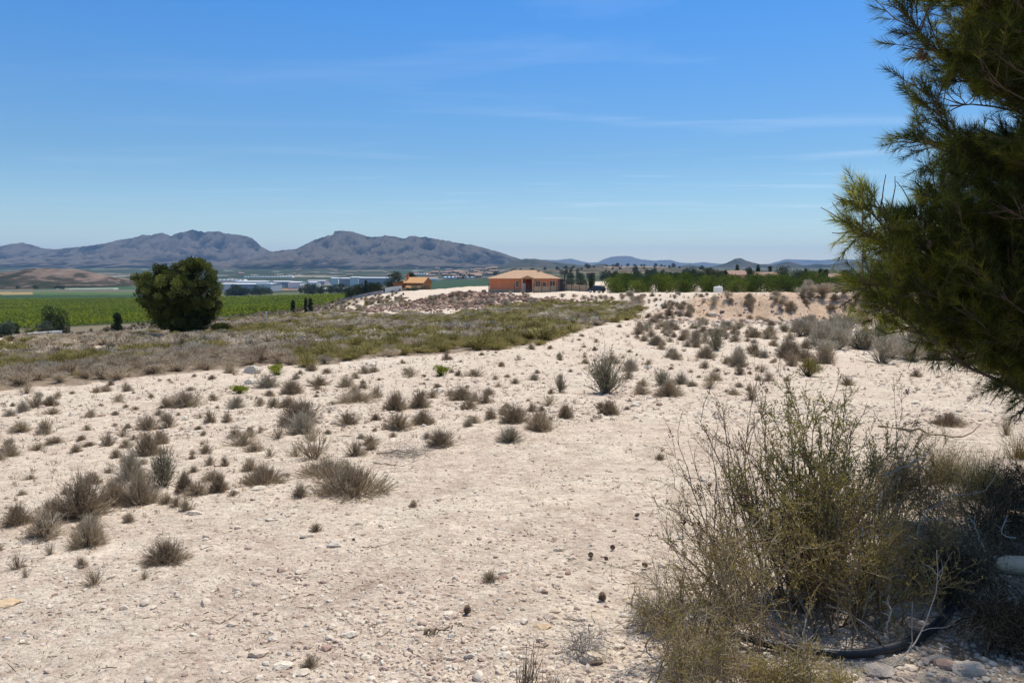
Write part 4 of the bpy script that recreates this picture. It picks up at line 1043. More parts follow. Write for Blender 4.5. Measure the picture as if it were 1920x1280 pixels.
# lemon orchard on the right: rows of dense low trees
M_LEMON = plant_mat('lemon_leaves', [(0.0, (0.012, 0.024, 0.005)), (0.45, (0.06, 0.095, 0.010)), (0.8, (0.17, 0.21, 0.02)), (1.0, (0.30, 0.32, 0.05))], .3, obj_rand=.3)
lemon = []
for k in range(4):
    lemon.append(tree("lemon_tree", "x", (0, 0, -500), 3.3, 4.3, 400 + k, M_LEMON, n_leaf=3800, leaf=.22, n_clump=34, base=.05, group="lemon trees right of the car"))
rngl = np.random.default_rng(3); nl = 0; first = {}
for row_, Y in enumerate((151, 156, 161.5, 167)):
    x = 19.5 + row_ * 1.4
    while x < 118:
        yy = Y + (x - 19) * -.12 * 0 + rngl.uniform(-.4, .4)
        k = int(rngl.integers(4)); s_ = rngl.uniform(.86, 1.12)
        o = lemon[k] if k not in first else copy_tree(lemon[k]); first[k] = 1
        z = float(gz(x, yy))
        o.location = (x, yy, z - .15); o.rotation_euler[2] = rngl.uniform(0, 6.28); o.scale = (s_ * 1.05, s_ * 1.05, s_ * rngl.uniform(.85, 1.15))
        o["label"] = ["glossy green lemon tree in the front row at the track", "green lemon tree in the second orchard row, mostly hidden by the front row", "green lemon tree in the third orchard row, only its top showing", "green lemon tree in the back orchard row, only its top showing"][row_]
        wh_ = "near the car" if x < 32 else ("behind the white tank" if x < 46 else "toward the near pine")
        o["label"] = ["glossy lemon tree, front row at the track, ", "lemon tree in the second orchard row, ", "lemon tree in the third row, only its top showing, ", "lemon tree in the back row, only its top showing, "][row_] + wh_
        o["group"] = wh_ + ": " + ["front row of lemon trees", "second row of lemon trees", "third row of lemon trees", "back row of lemon trees"][row_]
        x += 4.5 * rngl.uniform(.85, 1.15); nl += 1
# the big grove in the valley: one mass
def grove():
    g = Geo(); rng = np.random.default_rng(12)
    xs = []; 
    Y = 338.0
    while Y < 770:
        x = -.70 * Y
        lim = -.19 * Y
        while x < lim:
            xs.append((x + rng.uniform(-.4, .4), Y + rng.uniform(-.4, .4))); x += 4.8 * (1 if Y < 560 else 1.3)
        Y += 4.8 * (1 if Y < 560 else 1.35)
    P = np.array(xs); z = ground(P[:, 0], P[:, 1]); n = len(P); print("grove trees", n)
    px, py, _ = to_pix(P[:, 0], P[:, 1], z); keep = (px > -160) & (px < 690) & (P[:, 1] > 330); P = P[keep]; z = z[keep]; n = len(P)
    big = .5 + .35 * fbm(P[:, 0] / 40, P[:, 1] / 40, 2, 7)
    m = 46
    rad = rng.uniform(1.9, 2.6, n)
    d = rdir(rng, n * m).reshape(n, m, 3); d[..., 2] = np.abs(d[..., 2])
    C = np.column_stack([P, z + .5])[:, None] + d * rad[:, None, None] * np.array([1, 1, 1.05]) * rng.uniform(.8, 1.05, (n, m, 1))
    leaves(g, C.reshape(-1, 3), (d + rdir(rng, n * m).reshape(n, m, 3) * .8).reshape(-1, 3), .95, .75, rng, np.clip(np.repeat(big, m) + rng.normal(size=n * m) * .15, 0, 1), tri=True)
    o = g.obj("orchard_grove", M_CITRUS); tag(o, "wide mass of bright green citrus trees filling the valley on the left", "grove", kind="stuff")
grove()
# ================================================================ shrubs and tufts
M_BROWN = plant_mat("dry_brown_twigs", [(0.0, (0.19, 0.135, 0.09)), (0.45, (0.47, 0.375, 0.26)), (0.8, (0.63, 0.545, 0.41)), (1.0, (0.72, 0.65, 0.52))], .46, obj_rand=.35)
M_GREY = plant_mat("grey_twigs", [(0.0, (0.15, 0.125, 0.09)), (0.5, (0.44, 0.385, 0.29)), (1.0, (0.66, 0.60, 0.48))], .36, obj_rand=.3)
M_OLIVEB = plant_mat("olive_scrub_leaves", [(0.0, (0.12, 0.10, 0.03)), (0.5, (0.32, 0.27, 0.09)), (1.0, (0.50, 0.42, 0.18))], .4, obj_rand=.35)
M_GGREY = plant_mat("grey_green_leaves", [(0.0, (0.10, 0.105, 0.055)), (0.5, (0.31, 0.31, 0.18)), (1.0, (0.50, 0.48, 0.32))], .38, obj_rand=.2)
M_LIME = plant_mat("bright_green_leaves", [(0.0, (0.07, 0.09, 0.01)), (0.5, (0.24, 0.27, 0.025)), (1.0, (0.48, 0.50, 0.07))], .4, obj_rand=.15)
M_RED = plant_mat("rusty_seed_heads", [(0.0, (0.06, 0.022, 0.012)), (0.6, (0.16, 0.06, 0.03)), (1.0, (0.27, 0.13, 0.06))], .1)

def grow(rng, P, D, L, K=5, wob=.18, up=.0, droop=.0):
    N = len(P); D = norm(D); out = [P]; p = P; step = (np.broadcast_to(L, (N,)) / (K - 1))[:, None]
    for k in range(K - 1):
        D = norm(D + rng.normal(size=(N, 3)) * wob + np.array([0, 0, up]) - np.array([0, 0, droop]) * k / K); p = p + D * step; out.append(p)
    return np.stack(out, 1)
def pick(rng, paths, n, t0=.2, t1=1.0):
    N, K, _ = paths.shape; i = rng.integers(0, N, n); t_ = rng.uniform(t0, t1, n) * (K - 1); k = np.minimum(t_.astype(int), K - 2); f = (t_ - k)[:, None]
    a = paths[i, k]; b = paths[i, k + 1]; return a * (1 - f) + b * f, norm(b - a), i
def dome_dirs(rng, n, spread):
    a = rng.uniform(0, 2 * math.pi, n); th = np.abs(rng.normal(size=n)) * spread; th = np.minimum(th, 1.45)
    return np.column_stack([np.sin(th) * np.cos(a), np.sin(th) * np.sin(a), np.cos(th)])
def dome_len(D, w, h): return 1 / np.sqrt((D[:, 0] ** 2 + D[:, 1] ** 2) / (w / 2) ** 2 + D[:, 2] ** 2 / h ** 2)

def shrub_twiggy(seed, w=1.0, h=.7, n=240, sub=3, spread=.85, thick=.006, gap=.2, tmid=.5, leafy=0, leaf=.03, lw=2.2, base=.12):
    """stems fan out of a small base and fill a dome; fine twigs on each"""
    rng = np.random.default_rng(seed); g = Geo()
    lump = rng.uniform(0, 6.28, 3)
    D = dome_dirs(rng, n, spread); az = np.arctan2(D[:, 1], D[:, 0])
    L = dome_len(D, w, h) * (1 + .22 * np.sin(az * 2 + lump[0]) + .14 * np.sin(az * 5 + lump[1])) * np.clip(rng.normal(.84, .09, n), .45, 1.0)
    P0 = np.column_stack([D[:, 0] * w * base * rng.uniform(.2, 1.4, n), D[:, 1] * w * base * rng.uniform(.2, 1.4, n), np.full(n, -.03)])
    Pt = grow(rng, P0, D, L, 5, .12, .03); tt = np.clip(tmid + rng.normal(size=n) * .18, 0, 1)
    tubes(g, Pt, np.linspace(thick, thick * .45, 5)[None] * rng.uniform(.6, 1.3, (n, 1)), 3, tt)
    m = n * sub; C, T, i = pick(rng, Pt, m, gap, .97)
    D2 = norm(T + rng.normal(size=(m, 3)) * .7 + np.array([0, 0, .25])); L2 = h * rng.uniform(.08, .2, m)
    P2 = grow(rng, C, D2, L2, 3, .15, .05); t2 = np.clip(tt[i] + .08 + rng.normal(size=m) * .14, 0, 1)
    tubes(g, P2, np.linspace(thick * .55, thick * .25, 3)[None] * np.ones((m, 1)), 3, t2)
    gl = None
    if leafy:
        gl = Geo(); C, T, i = pick(rng, P2, leafy, 0, 1.0); leaves(gl, C, T + rng.normal(size=(leafy, 3)) * .6 + np.array([0, 0, .2]), leaf * rng.uniform(.6, 1.4, leafy), leaf / lw, rng, np.clip(.5 + rng.normal(size=leafy) * .2, 0, 1), tri=False)
    return g, gl

def blade_dome(seed, w=1.0, h=.7, n=900, blade=.12, bw=.012, tm=.5, lumps=7):
    """leafy mound made of many small blades, uneven outline"""
    rng = np.random.default_rng(seed); cl = []
    for k in range(lumps):
        a = rng.uniform(0, 6.28); r = rng.uniform(.0, .34) * w; rr = rng.uniform(.16, .28) * w
        cl.append((np.array([r * math.cos(a), r * math.sin(a), h * rng.uniform(.25, .72)]), rr, rng.uniform(-.15, .15)))
    g = Geo(); k = n // lumps
    for c, r, t_ in cl:
        d = rdir(rng, k); C = c + d * r * rng.uniform(.4, 1.0, (k, 1)) * np.array([1, 1, h / w * 1.25]); C[:, 2] = np.clip(C[:, 2], 0, None)
        D = norm(C * np.array([1, 1, 1.3]) + rng.normal(size=(k, 3)) * .25 * w + np.array([0, 0, .35 * h]))
        leaves(g, C, D, blade * rng.uniform(.5, 1.4, k), bw * rng.uniform(.7, 1.5, k), rng, np.clip(tm + t_ + rng.normal(size=k) * .15, 0, 1), tri=True)
    # woody skirt
    D = dome_dirs(rng, 60, .9); L = dome_len(D, w, h) * rng.uniform(.7, 1.1, 60)
    tubes(g, grow(rng, D * .05 * np.array([1, 1, 0]), D, L, 4, .12), np.linspace(bw * .7, bw * .3, 4)[None] * np.ones((60, 1)), 3, .25)
    return g

def mk(name, g, mat, extra=None):
    r = empty(name, (0, 0, -900)); g.obj("stems", mat, r)
    if extra: extra[0].obj("leaves", extra[1], r)
    return r
PROTO = {}
def protos(kind, name, items, mat, leafmat=None):
    PROTO[kind] = []
    for g, gl in items:
        PROTO[kind].append([mk(name, g, mat, (gl, leafmat) if gl is not None else None), False])
protos('brown', "dry_shrub", [shrub_twiggy(500 + k, 1, .72, 620, 5, 1.15, .0058, .4, .45) for k in range(6)], M_BROWN)
protos('flat', "dry_shrub", [shrub_twiggy(520 + k, 1, .42, 760, 5, 1.3, .0052, .35, .42, base=.34) for k in range(4)], M_BROWN)
protos('sparse', "dry_tuft", [shrub_twiggy(540 + k, 1, .8, 70, 5, .85, .009, .3, .5) for k in range(5)], M_BROWN)
protos('small', "dry_tuft", [shrub_twiggy(560 + k, 1, .85, 210, 5, 1.05, .0095, .45, .5) for k in range(7)], M_BROWN)
protos('grey', "grey_shrub", [shrub_twiggy(580 + k, 1, .8, 420, 5, 1.0, .0058, .35, .6) for k in range(4)], M_GREY)
protos('ggreen', "grey_green_shrub", [shrub_twiggy(600 + k, 1, .95, 160, 5, .5, .008, .25, .35, 1500, .055, 3.2) for k in range(3)], M_GREY, M_GGREY)
protos('olive', "olive_shrub", [(blade_dome(620 + k, 1, .7, 1700, .10, .014, .5, 9), None) for k in range(5)], M_OLIVEB)
protos('bgrey', "grey_shrub", [(blade_dome(640 + k, 1, .65, 1500, .10, .011, .45, 9), None) for k in range(4)], M_GREY)
protos('bbrown', "dry_shrub", [(blade_dome(660 + k, 1, .65, 1500, .10, .011, .42, 9), None) for k in range(5)], M_BROWN)
protos('lime', "green_shrub", [(blade_dome(680 + k, 1, .75, 1800, .09, .02, .55, 8), None) for k in range(2)], M_LIME)
NAMES = {'shrub': 'shrub', 'tuft': 'tuft'}
rngp = np.random.default_rng(21)
DEFAULT = {
 'brown': ("dry brown twiggy dome on the pale stony ground", "shrub", "brown dome shrubs on the stony ground"),
 'flat': ("low flat brown shrub on the pale stony ground", "shrub", "low flat shrubs on the stony ground"),
 'sparse': ("thin open tuft of brown stalks on the pale stony ground", "tuft", "thin open tufts on the stony ground"),
 'small': ("small dry brown tuft on the pale stony ground", "tuft", "small dry tufts on the stony ground"),
 'grey': ("grey twiggy shrub on the pale stony ground", "shrub", "grey shrubs on the stony ground"),
 'ggreen': ("upright grey-green leafy shrub", "shrub", "grey-green shrubs"),
 'olive': ("olive green mound in the scrub belt", "shrub", "olive mounds in the scrub belt"),
 'bgrey': ("grey leafless mound in the scrub belt", "shrub", "grey mounds in the scrub belt"),
 'bbrown': ("brown dried mound in the scrub belt", "shrub", "brown mounds in the scrub belt"),
 'lime': ("bright yellow-green cushion shrub", "shrub", "bright green shrubs"),
}
def put_shrub(kind, p, w, h, label=None, group=None, z=None):
    pr = PROTO[kind]; e = pr[int(rngp.integers(len(pr)))]
    o = e[0] if not e[1] else copy_tree(e[0]); e[1] = True
    zz_ = float(gz(p[0], p[1])) if z is None else z
    asp = {'brown': .72, 'flat': .42, 'sparse': .8, 'small': .85, 'grey': .8, 'ggreen': .95, 'olive': .7, 'bgrey': .65, 'bbrown': .65, 'lime': .75}[kind]
    o.location = (p[0], p[1], zz_); o.rotation_euler = (rngp.normal() * .05, rngp.normal() * .05, rngp.uniform(0, 6.28)); o.scale = (w, w * rngp.uniform(.8, 1.15), h / asp)
    d = DEFAULT[kind]; o["label"] = label or d[0]; o["category"] = d[1]
    if not label or group: o["group"] = group or d[2]
    elif "group" in o: del o["group"]
    return o
def shrub_px(kind, px, row, wpx, hpx, label=None, group=None):
    if label is None:
        wh_ = "far left of the slope" if px < 300 else ("around the rounded grey-brown shrub" if px < 720 else ("near the lime cushion" if px < 1000 else "just right of the broom bush"))
        label = DEFAULT[kind][0].replace(" on the pale stony ground", "") + ", " + wh_; group = DEFAULT[kind][2] + ", " + wh_
    p = hit(px, row); k = p.y / F * 1.03
    return put_shrub(kind, (p.x, p.y + .15 * wpx * k), wpx * k * 1.02, hpx * k * .92, label, group)

TR = [
 ('brown', 30, 984, 52, 48, "brown shrub nearest the photo's left border, lower left"),
 ('brown', 92, 974, 62, 46, "dark brown shrub left of the largest brown clump, lower left"),
 ('brown', 145, 972, 105, 92, "largest dark brown clump at the lower left"),
 ('brown', 158, 1026, 84, 64, "dark reddish shrub with open centre below the largest clump"),
 ('brown', 210, 948, 60, 58, "brown shrub between the largest clump and the grey-green bush"),
 ('brown', 258, 946, 72, 72, "brown shrub touching the grey-green bush on its left"),
 ('grey', 240, 900, 66, 68, "grey twiggy bush behind the brown one, lower left"),
 ('ggreen', 303, 912, 66, 84, "grey-green leafy bush with brown skirt, lower left"),
 ('brown', 272, 852, 56, 50, "brown bush behind the grey twiggy bush"),
 ('brown', 298, 832, 36, 28, "small brown bush right behind the grey twiggy bush"),
 ('brown', 343, 922, 40, 44, "brown shrub at the right foot of the grey-green bush"),
 ('brown', 408, 922, 44, 40, "lone brown shrub with shadow right of the grey-green bush"),
 ('flat', 490, 908, 66, 42, "low rounded brown shrub left of the big flat pair"),
 ('small', 562, 932, 34, 30, "small brown tuft at the left foot of the big flat shrub"),
 ('flat', 615, 894, 92, 34, "rear shrub of the wide flat brown pair, centre left"),
 ('flat', 655, 927, 122, 62, "widest flat brown shrub in front of its pair, centre left"),
 ('brown', 306, 1056, 78, 50, "solitary grey-brown dome casting a shadow, lower left"),
 ('sparse', 92, 1040, 26, 32, "thin tuft below the dark reddish shrub"),
 ('sparse', 30, 1068, 34, 40, "thin tuft near the left border below the shrubs"),
 ('sparse', 45, 1083, 20, 26, "smallest thin tuft near the left border"),
 ('small', 150, 1064, 22, 26, "small tuft above the leaning fan-shaped tuft"),
 ('sparse', 172, 1098, 56, 38, "leaning fan-shaped tuft at the lower left"),
 ('sparse', 268, 1086, 28, 22, "tiny tuft under the solitary dome shrub"),
 ('small', 348, 958, 26, 30, "small upright tuft right of the stones below the grey-green bush"),
 ('small', 328, 950, 22, 24, "small tuft beside the stones below the grey-green bush"),
 ('small', 240, 979, 22, 24, "small tuft under the brown shrub row"),
 ('brown', 345, 764, 52, 36, "dark purple-brown shrub alone on the slope at the left"),
 ('small', 67, 764, 32, 32, "grey-brown tuft near the scrub edge at the far left"),
 ('small', 80, 813, 34, 34, "round brown tuft at the left, above the bare patch"),
 ('small', 36, 810, 46, 22, "wide pale tuft at the left border"), ('small', 96, 777, 34, 16, None), ('small', 168, 782, 24, 18, None), ('small', 201, 836, 24, 30, None), ('small', 100, 832, 40, 16, None), ('small', 140, 848, 26, 18, None),
 ('small', 275, 806, 46, 34, "fan-shaped brown tuft left of the dark purple shrub"), ('small', 314, 802, 30, 34, None), ('small', 392, 792, 26, 26, None), ('small', 424, 792, 22, 22, None), ('small', 221, 753, 22, 18, None), ('small', 180, 736, 22, 14, None),
 ('brown', 560, 796, 70, 50, "rounded grey-brown shrub on the slope, left of centre"),
 ('brown', 546, 738, 38, 30, "greenish brown shrub by the white boulders"), ('grey', 500, 727, 46, 30, "grey shrub beside the white boulders"),
 ('small', 512, 765, 28, 26, None), ('small', 440, 820, 30, 20, None), ('sparse', 520, 822, 40, 28, None), ('sparse', 555, 856, 34, 28, "open tuft above the big flat pair"), ('small', 392, 872, 22, 22, None), ('small', 421, 874, 20, 22, None), ('small', 385, 850, 24, 22, None), ('sparse', 505, 855, 26, 24, None),
 ('small', 650, 797, 50, 30, "wide brown tuft in the middle of the slope"), ('flat', 668, 754, 66, 22, "long low brown tuft on the upper slope"),
 ('brown', 740, 770, 54, 38, "brown dome left of another in the slope's middle"), ('brown', 786, 765, 38, 38, "brown dome right of another in the slope's middle"), ('small', 705, 746, 32, 26, None), ('flat', 792, 795, 36, 28, "pale domed tuft above the lone dark shrub"),
 ('brown', 825, 838, 48, 36, "lone dark brown shrub at the track's upper edge"),
 ('brown', 965, 793, 52, 38, "left brown shrub of the trio at the track's edge"), ('brown', 1012, 808, 58, 42, "middle dark brown shrub of the trio at the track's edge"), ('grey', 957, 828, 50, 32, "pale grey shrub under the trio at the track's edge"), ('brown', 1062, 784, 34, 30, "right shrub of the trio at the track's edge"), ('small', 998, 772, 26, 20, None),
 ('lime', 825, 706, 31, 22, "bright lime green round cushion on the stony slope"),
 ('lime', 516, 703, 36, 22, "bright green low shrub at the scrub's edge by the boulders"),
 ('lime', 446, 738, 36, 18, "loose yellow-green weeds on the slope at the left"),
 ('small', 890, 752, 22, 22, None), ('small', 917, 740, 22, 16, None), ('small', 845, 743, 24, 17, None), ('small', 810, 746, 26, 18, None), ('small', 890, 706, 34, 17, None), ('small', 700, 698, 26, 14, None), ('small', 966, 719, 20, 12, None),
 ('ggreen', 1051, 736, 28, 38, "thin green stalked plant left of the grey-green broom"), ('small', 1033, 738, 16, 12, None),
 ('ggreen', 1136, 738, 76, 84, "tall grey-green broom bush standing alone, right of centre"), ('small', 1177, 712, 26, 24, None),
 ('brown', 1255, 743, 56, 34, "brown shrub with a grey-green top, right of the broom"), ('ggreen', 1242, 722, 42, 34, "grey-green shrub behind the brown one right of the broom"),
 ('ggreen', 1344, 657, 34, 46, "dark upright grey-green bush on the right slope"), ('brown', 1306, 652, 14, 18, None), ('brown', 1549, 682, 38, 42, "dark brown bush in front of the grey thicket"), ('olive', 1518, 706, 54, 38, "olive shrub at the foot of the grey thicket"),
 ('small', 1443, 714, 28, 18, None), ('small', 1388, 702, 20, 22, None), ('small', 1322, 690, 20, 18, None), ('small', 1240, 655, 20, 16, None), ('sparse', 1332, 728, 44, 28, "open twiggy tuft behind the foreground bush"), ('small', 1590, 722, 28, 20, None),
 ('flat', 1782, 798, 48, 26, "low brown cushion alone on the bare ground at the right"), ('sparse', 1890, 816, 32, 44, "upright dark tuft near the right border"), ('sparse', 1410, 750, 38, 38, "brown twiggy tuft just above the foreground bush's tips"), ('small', 1720, 706, 26, 14, None),
 ('small', 1238, 862, 28, 14, "pale low tuft at the foreground bush's left"), ('small', 918, 1091, 40, 24, "pale straw tuft alone on the track"), ('small', 580, 1252, 44, 26, "pale grey tuft between flat stones at the bottom edge"), ('small', 592, 996, 26, 18, "tiny brown tuft on a pale stone below the flat pair"), ('small', 775, 950, 22, 16, "tiny grey tuft at the middle of the track"),
]
for r_ in TR: shrub_px(*r_)

# random small tufts over the stony slope, thick at the left and behind the track
def tri_area(px, row):
    line = np.interp(px, [-200, 0, 560, 720, 1000, 1240, 1330, 1920], [1110, 1040, 905, 850, 815, 760, 742, 730])
    upper = np.interp(px, [-200, 0, 200, 330, 440, 620, 740, 860, 1010, 1110, 1195, 1300, 1500, 1920], [760, 742, 722, 708, 698, 690, 676, 670, 652, 622, 600, 575, 600, 705])
    return (row < line) & (row > upper)
occupied = []
n_t = 0; tries = 0
while n_t < 300 and tries < 9000:
    tries += 1
    px = rngp.uniform(-60, 1500); row = rngp.uniform(575, 1080)
    if not tri_area(px, row): continue
    if row > 860 and rngp.random() < .75: continue
    q_ = hit(px, row)
    if float(fbm(np.array([q_.x * .45]), np.array([q_.y * .35]), 2, 77)[0]) < rngp.uniform(-.25, .18): continue
    if any(abs(px - q[1]) < (q[3] * .6) and abs(row - q[2]) < 14 for q in TR): continue
    p = hit(px, row)
    if any((p.x - a) ** 2 + (p.y - b) ** 2 < (.2 + .012 * p.y) ** 2 for a, b in occupied): continue
    occupied.append((p.x, p.y))
    w = float(np.clip(rngp.lognormal(-1.85, .48), .07, .5)) * (1 + p.y * .008)
    kd = rngp.choice(['small', 'small', 'small', 'small', 'sparse', 'brown', 'grey'])
    side = ("left of the dark purple-brown shrub" if px < 320 else ("between the purple-brown shrub and the flat pair" if px < 600 else "just left of the bright lime cushion")) if px < 800 else ("between the lime cushion and the broom bush" if px < 1130 else "right of the broom bush")
    d = DEFAULT[kd]
    put_shrub(kd, (p.x, p.y), w, w * rngp.uniform(.5, .85) * (.55 if kd == 'flat' else .85), d[0].replace("on the pale stony ground", "") .strip() + ", " + side, d[2] + " " + side)
    n_t += 1

# stems too small and many to count: litter of dead plants between the tufts
def fine_litter():
    g = Geo(); rng = np.random.default_rng(31); n = 4200
    px = rng.uniform(-100, 1950, n); row = 575 + (1280 - 575) * rng.random(n) ** 1.9
    ok = tri_area(px, row) | (rng.random(n) < .035); px, row = px[ok], row[ok]
    rx, ry, rz = pix_ray(px, row); t_ = (CAMZ + np.interp(1, [0, 1], [0, 0]) - 0) / np.maximum(-rz, 1)   # flat first guess, then settle on the slope
    for _ in range(12):
        x, y = rx * t_, ry * t_; t_ = np.clip((CAMZ - ground(x, y)) / np.maximum(-rz, 1), 0, .2)
    x, y = rx * t_, ry * t_; k = y < 95; x, y = x[k], y[k]; z = gz(x, y); n = len(x)
    m = 9; s_ = (.022 + .0045 * y) * rng.uniform(.5, 1.5, n)
    C = np.repeat(np.column_stack([x, y, z]), m, 0) + rng.normal(size=(n * m, 3)) * np.repeat(s_, m)[:, None] * np.array([.25, .25, 0])
    D = dome_dirs(rng, n * m, .8); leaves(g, C, D, np.repeat(s_, m) * rng.uniform(.5, 1.2, n * m), np.repeat(.0012 + .0008 * y, m), rng, np.repeat(rng.uniform(.25, .85, n), m), tri=True)
    o = g.obj("dry_grass", M_BROWN); tag(o, "sparse wisps of dead grass strewn between the stones", "grass", kind="stuff")
fine_litter()

# ---- the scrub belt
def in_scrub(x, y):
    z = ground(x, y); px, py, _ = to_pix(x, y, z); py = py + 22 * fbm(x * .5, y * .35, 3, 410)
    return poly_in(px, py, SCRUB) | ((y > 55) & (x < -16) & (px < 575) & (py > 600) & (py < 630))
rs = np.random.default_rng(44)
cand = []
Y = 13.0
N_ = 30000
xx = rs.uniform(-62, 20, N_); yy = 12 + 96 * rs.random(N_) ** 1.15
ok = in_scrub(xx, yy) & (np.abs(xx) < .72 * yy + 3); xx, yy = xx[ok], yy[ok]
pts = []; cell = {}
for x, y in zip(xx, yy):
    r0 = .50 + .0045 * y; k = (int(x // 1.2), int(y // 1.2))
    if any((x - a) ** 2 + (y - b) ** 2 < r0 * r0 for i in (-1, 0, 1) for j in (-1, 0, 1) for a, b in cell.get((k[0] + i, k[1] + j), ())): continue
    n0 = float(fbm(np.array([x * .55]), np.array([y * .55]), 4, 100)[0]); px_ = float(to_pix(x, y, float(ground(x, y)))[0]); py_ = float(to_pix(x, y, float(ground(x, y)))[1])
    if px_ < 240 and 635 < py_ < 660 and rs.random() < .9: continue
    if 270 < px_ < 330 and 631 < py_ < 642 and rs.random() < .9: continue
    cell.setdefault(k, []).append((x, y)); pts.append((x, y, px_, py_))
pts.sort(key=lambda q: q[1])
# scrub also on the right: around the bank, the grey thicket and the roughs beyond
def kind_at(x, y, px):
    a = float(fbm(np.array([x * .13]), np.array([y * .10]), 3, 210)[0]) + .10 * (px > 480) + .08 * (px > 800) + rs.normal() * .12
    return 'olive' if a > .08 else ('bgrey' if -.02 < a < .03 else 'bbrown')
print("scrub plants", len(pts))
LOD = {k: [e[0].children[0].data for e in PROTO[k]] for k in ('olive', 'bgrey', 'bbrown')} if False else None
ind = pts[:330]; rest = pts[330:]
cnt = {}
for x, y, px, py in ind:
    k = kind_at(x, y, px); w = .62 + .005 * y + rs.normal() * .14; w = max(.35, w)
    where = ("left of the round pine" if px < 240 else "under the round pine") if px < 450 else ("left of the lime cushion" if px < 800 else "below the orange villa")
    if k == 'bgrey' and rs.random() < .4: k = 'bbrown'
    edge_ = py > np.interp(px, [q[0] for q in SCRUB_LOW], [q[1] for q in SCRUB_LOW]) - 16
    where = ("front edge of the belt, " if edge_ else "deeper in the belt, ") + where
    put_shrub(k, (x, y), w * 1.45, w * rs.uniform(.38, .62), DEFAULT[k][0].replace(" in the scrub belt", "") + ", " + where, DEFAULT[k][2].replace(" in the scrub belt", "") + ", " + where)
def mass(name, label, items, seed, cat="scrub"):
    """items: (x, y, w, h, kind)"""
    rng = np.random.default_rng(seed)
    for kd, mat, nm in (('olive', M_OLIVEB, "olive"), ('bgrey', M_GREY, "grey"), ('bbrown', M_BROWN, "brown")):
        sel = [q for q in items if q[4] == kd]
        if not sel: continue
        P_ = [blade_dome(seed + j, 1, .65, 330, .17, .03, .48, 6) for j in range(5)]; g = Geo()
        zs = gz(np.array([q[0] for q in sel]), np.array([q[1] for q in sel]))
        for q, z in zip(sel, zs):
            M = Matrix.Translation((q[0], q[1], z)) @ Matrix.Rotation(rng.uniform(0, 6.28), 4, 'Z') @ Matrix.Diagonal((q[2], q[2], q[3] / .65, 1))
            g.merge(P_[int(rng.integers(5))], M, rng.normal() * .12)
        o = g.obj(name, mat); tag(o, label.replace("#", nm), cat, kind="stuff")
mass("scrub", "dense far mass of # shrubs filling the belt behind the stony slope", [(x, y, (.85 + .006 * y) * rs.uniform(.8, 1.5), rs.uniform(.28, .52), kind_at(x, y, px)) for x, y, px, py in rest], 700)

# right-hand thicket, bank shrubs, mound shrubs
def area_shrubs(poly, n, wr, hr, kinds, label, group, big=True, seed=1):
    rng = np.random.default_rng(seed); out = []; xs = [p[0] for p in poly]; ys = [p[1] for p in poly]; k = 0
    while k < n:
        px = rng.uniform(min(xs), max(xs)); row = rng.uniform(min(ys), max(ys))
        if not poly_in(np.array([px]), np.array([row]), poly)[0]: continue
        p = hit(px, row); k += 1; kd = rng.choice(kinds); w = rng.uniform(*wr); h = w * rng.uniform(*hr)
        if big:
            lb = label[kd] if isinstance(label, dict) else label
            put_shrub(kd, (p.x, p.y), w, h, lb, group + " " + {'o': 'olive', 'b': 'dry', 'g': 'grey', 's': 'small', 'f': 'flat'}[kd[0]] + (" leafy" if kd == 'ggreen' else ""))
        else: out.append((p.x, p.y, w, h, kd))
    return out
area_shrubs([(1478, 625), (1560, 605), (1680, 610), (1860, 640), (1870, 700), (1700, 690), (1600, 688), (1520, 660)], 48, (.9, 1.6), (.5, .8), ['bgrey', 'bgrey', 'ggreen', 'bgrey'], {'bgrey': "bluish grey leafless shrub of the thicket left of the near pine", 'ggreen': "grey-green shrub of the thicket left of the near pine"}, "thicket left of the near pine", seed=2)
area_shrubs([(1190, 600), (1480, 596), (1640, 600), (1500, 625), (1380, 640), (1200, 640)], 60, (.4, .85), (.5, .75), ['bgrey', 'bbrown', 'brown', 'bbrown', 'ggreen'], {'bgrey': "grey shrub at the foot of the orange cut bank", 'bbrown': "brown mound at the foot of the orange cut bank", 'brown': "dry brown twiggy shrub at the foot of the orange cut bank", 'ggreen': "grey-green shrub at the foot of the orange cut bank"}, "shrubs at the bank's foot", seed=3)
area_shrubs([(1230, 555), (1480, 548), (1700, 552), (1700, 590), (1480, 585), (1240, 582)], 46, (.5, 1.1), (.45, .7), ['bbrown', 'bbrown', 'bgrey', 'brown'], {'bgrey': "grey shrub growing on the orange cut bank", 'bbrown': "brown shrub growing on the orange cut bank", 'brown': "dry twiggy shrub growing on the orange cut bank"}, "shrubs on the bank", seed=4)
area_shrubs([(1480, 546), (1600, 550), (1640, 560), (1500, 560)], 14, (1.2, 2.0), (.5, .7), ['bgrey', 'bbrown'], {'bgrey': "grey shrub along the lip of the bank by the orchard", 'bbrown': "brown shrub along the lip of the bank by the orchard"}, "shrubs on the bank's lip", seed=5)
area_shrubs([(1205, 575), (1300, 560), (1340, 600), (1500, 640), (1560, 690), (1300, 690), (1180, 640)], 60, (.35, .75), (.6, .9), ['brown', 'small', 'grey', 'small'], {'brown': "brown twiggy shrub on the stony slope below the bank", 'small': "small dry tuft on the stony slope below the bank", 'grey': "grey twiggy shrub on the stony slope below the bank"}, "plants on the slope below the bank", seed=6)
area_shrubs([(1590, 600), (1660, 590), (1700, 620), (1600, 640)], 6, (1.0, 1.5), (.5, .7), ['olive'], "olive shrub behind the grey thicket left of the near pine", "olive shrubs behind the thicket", seed=7)
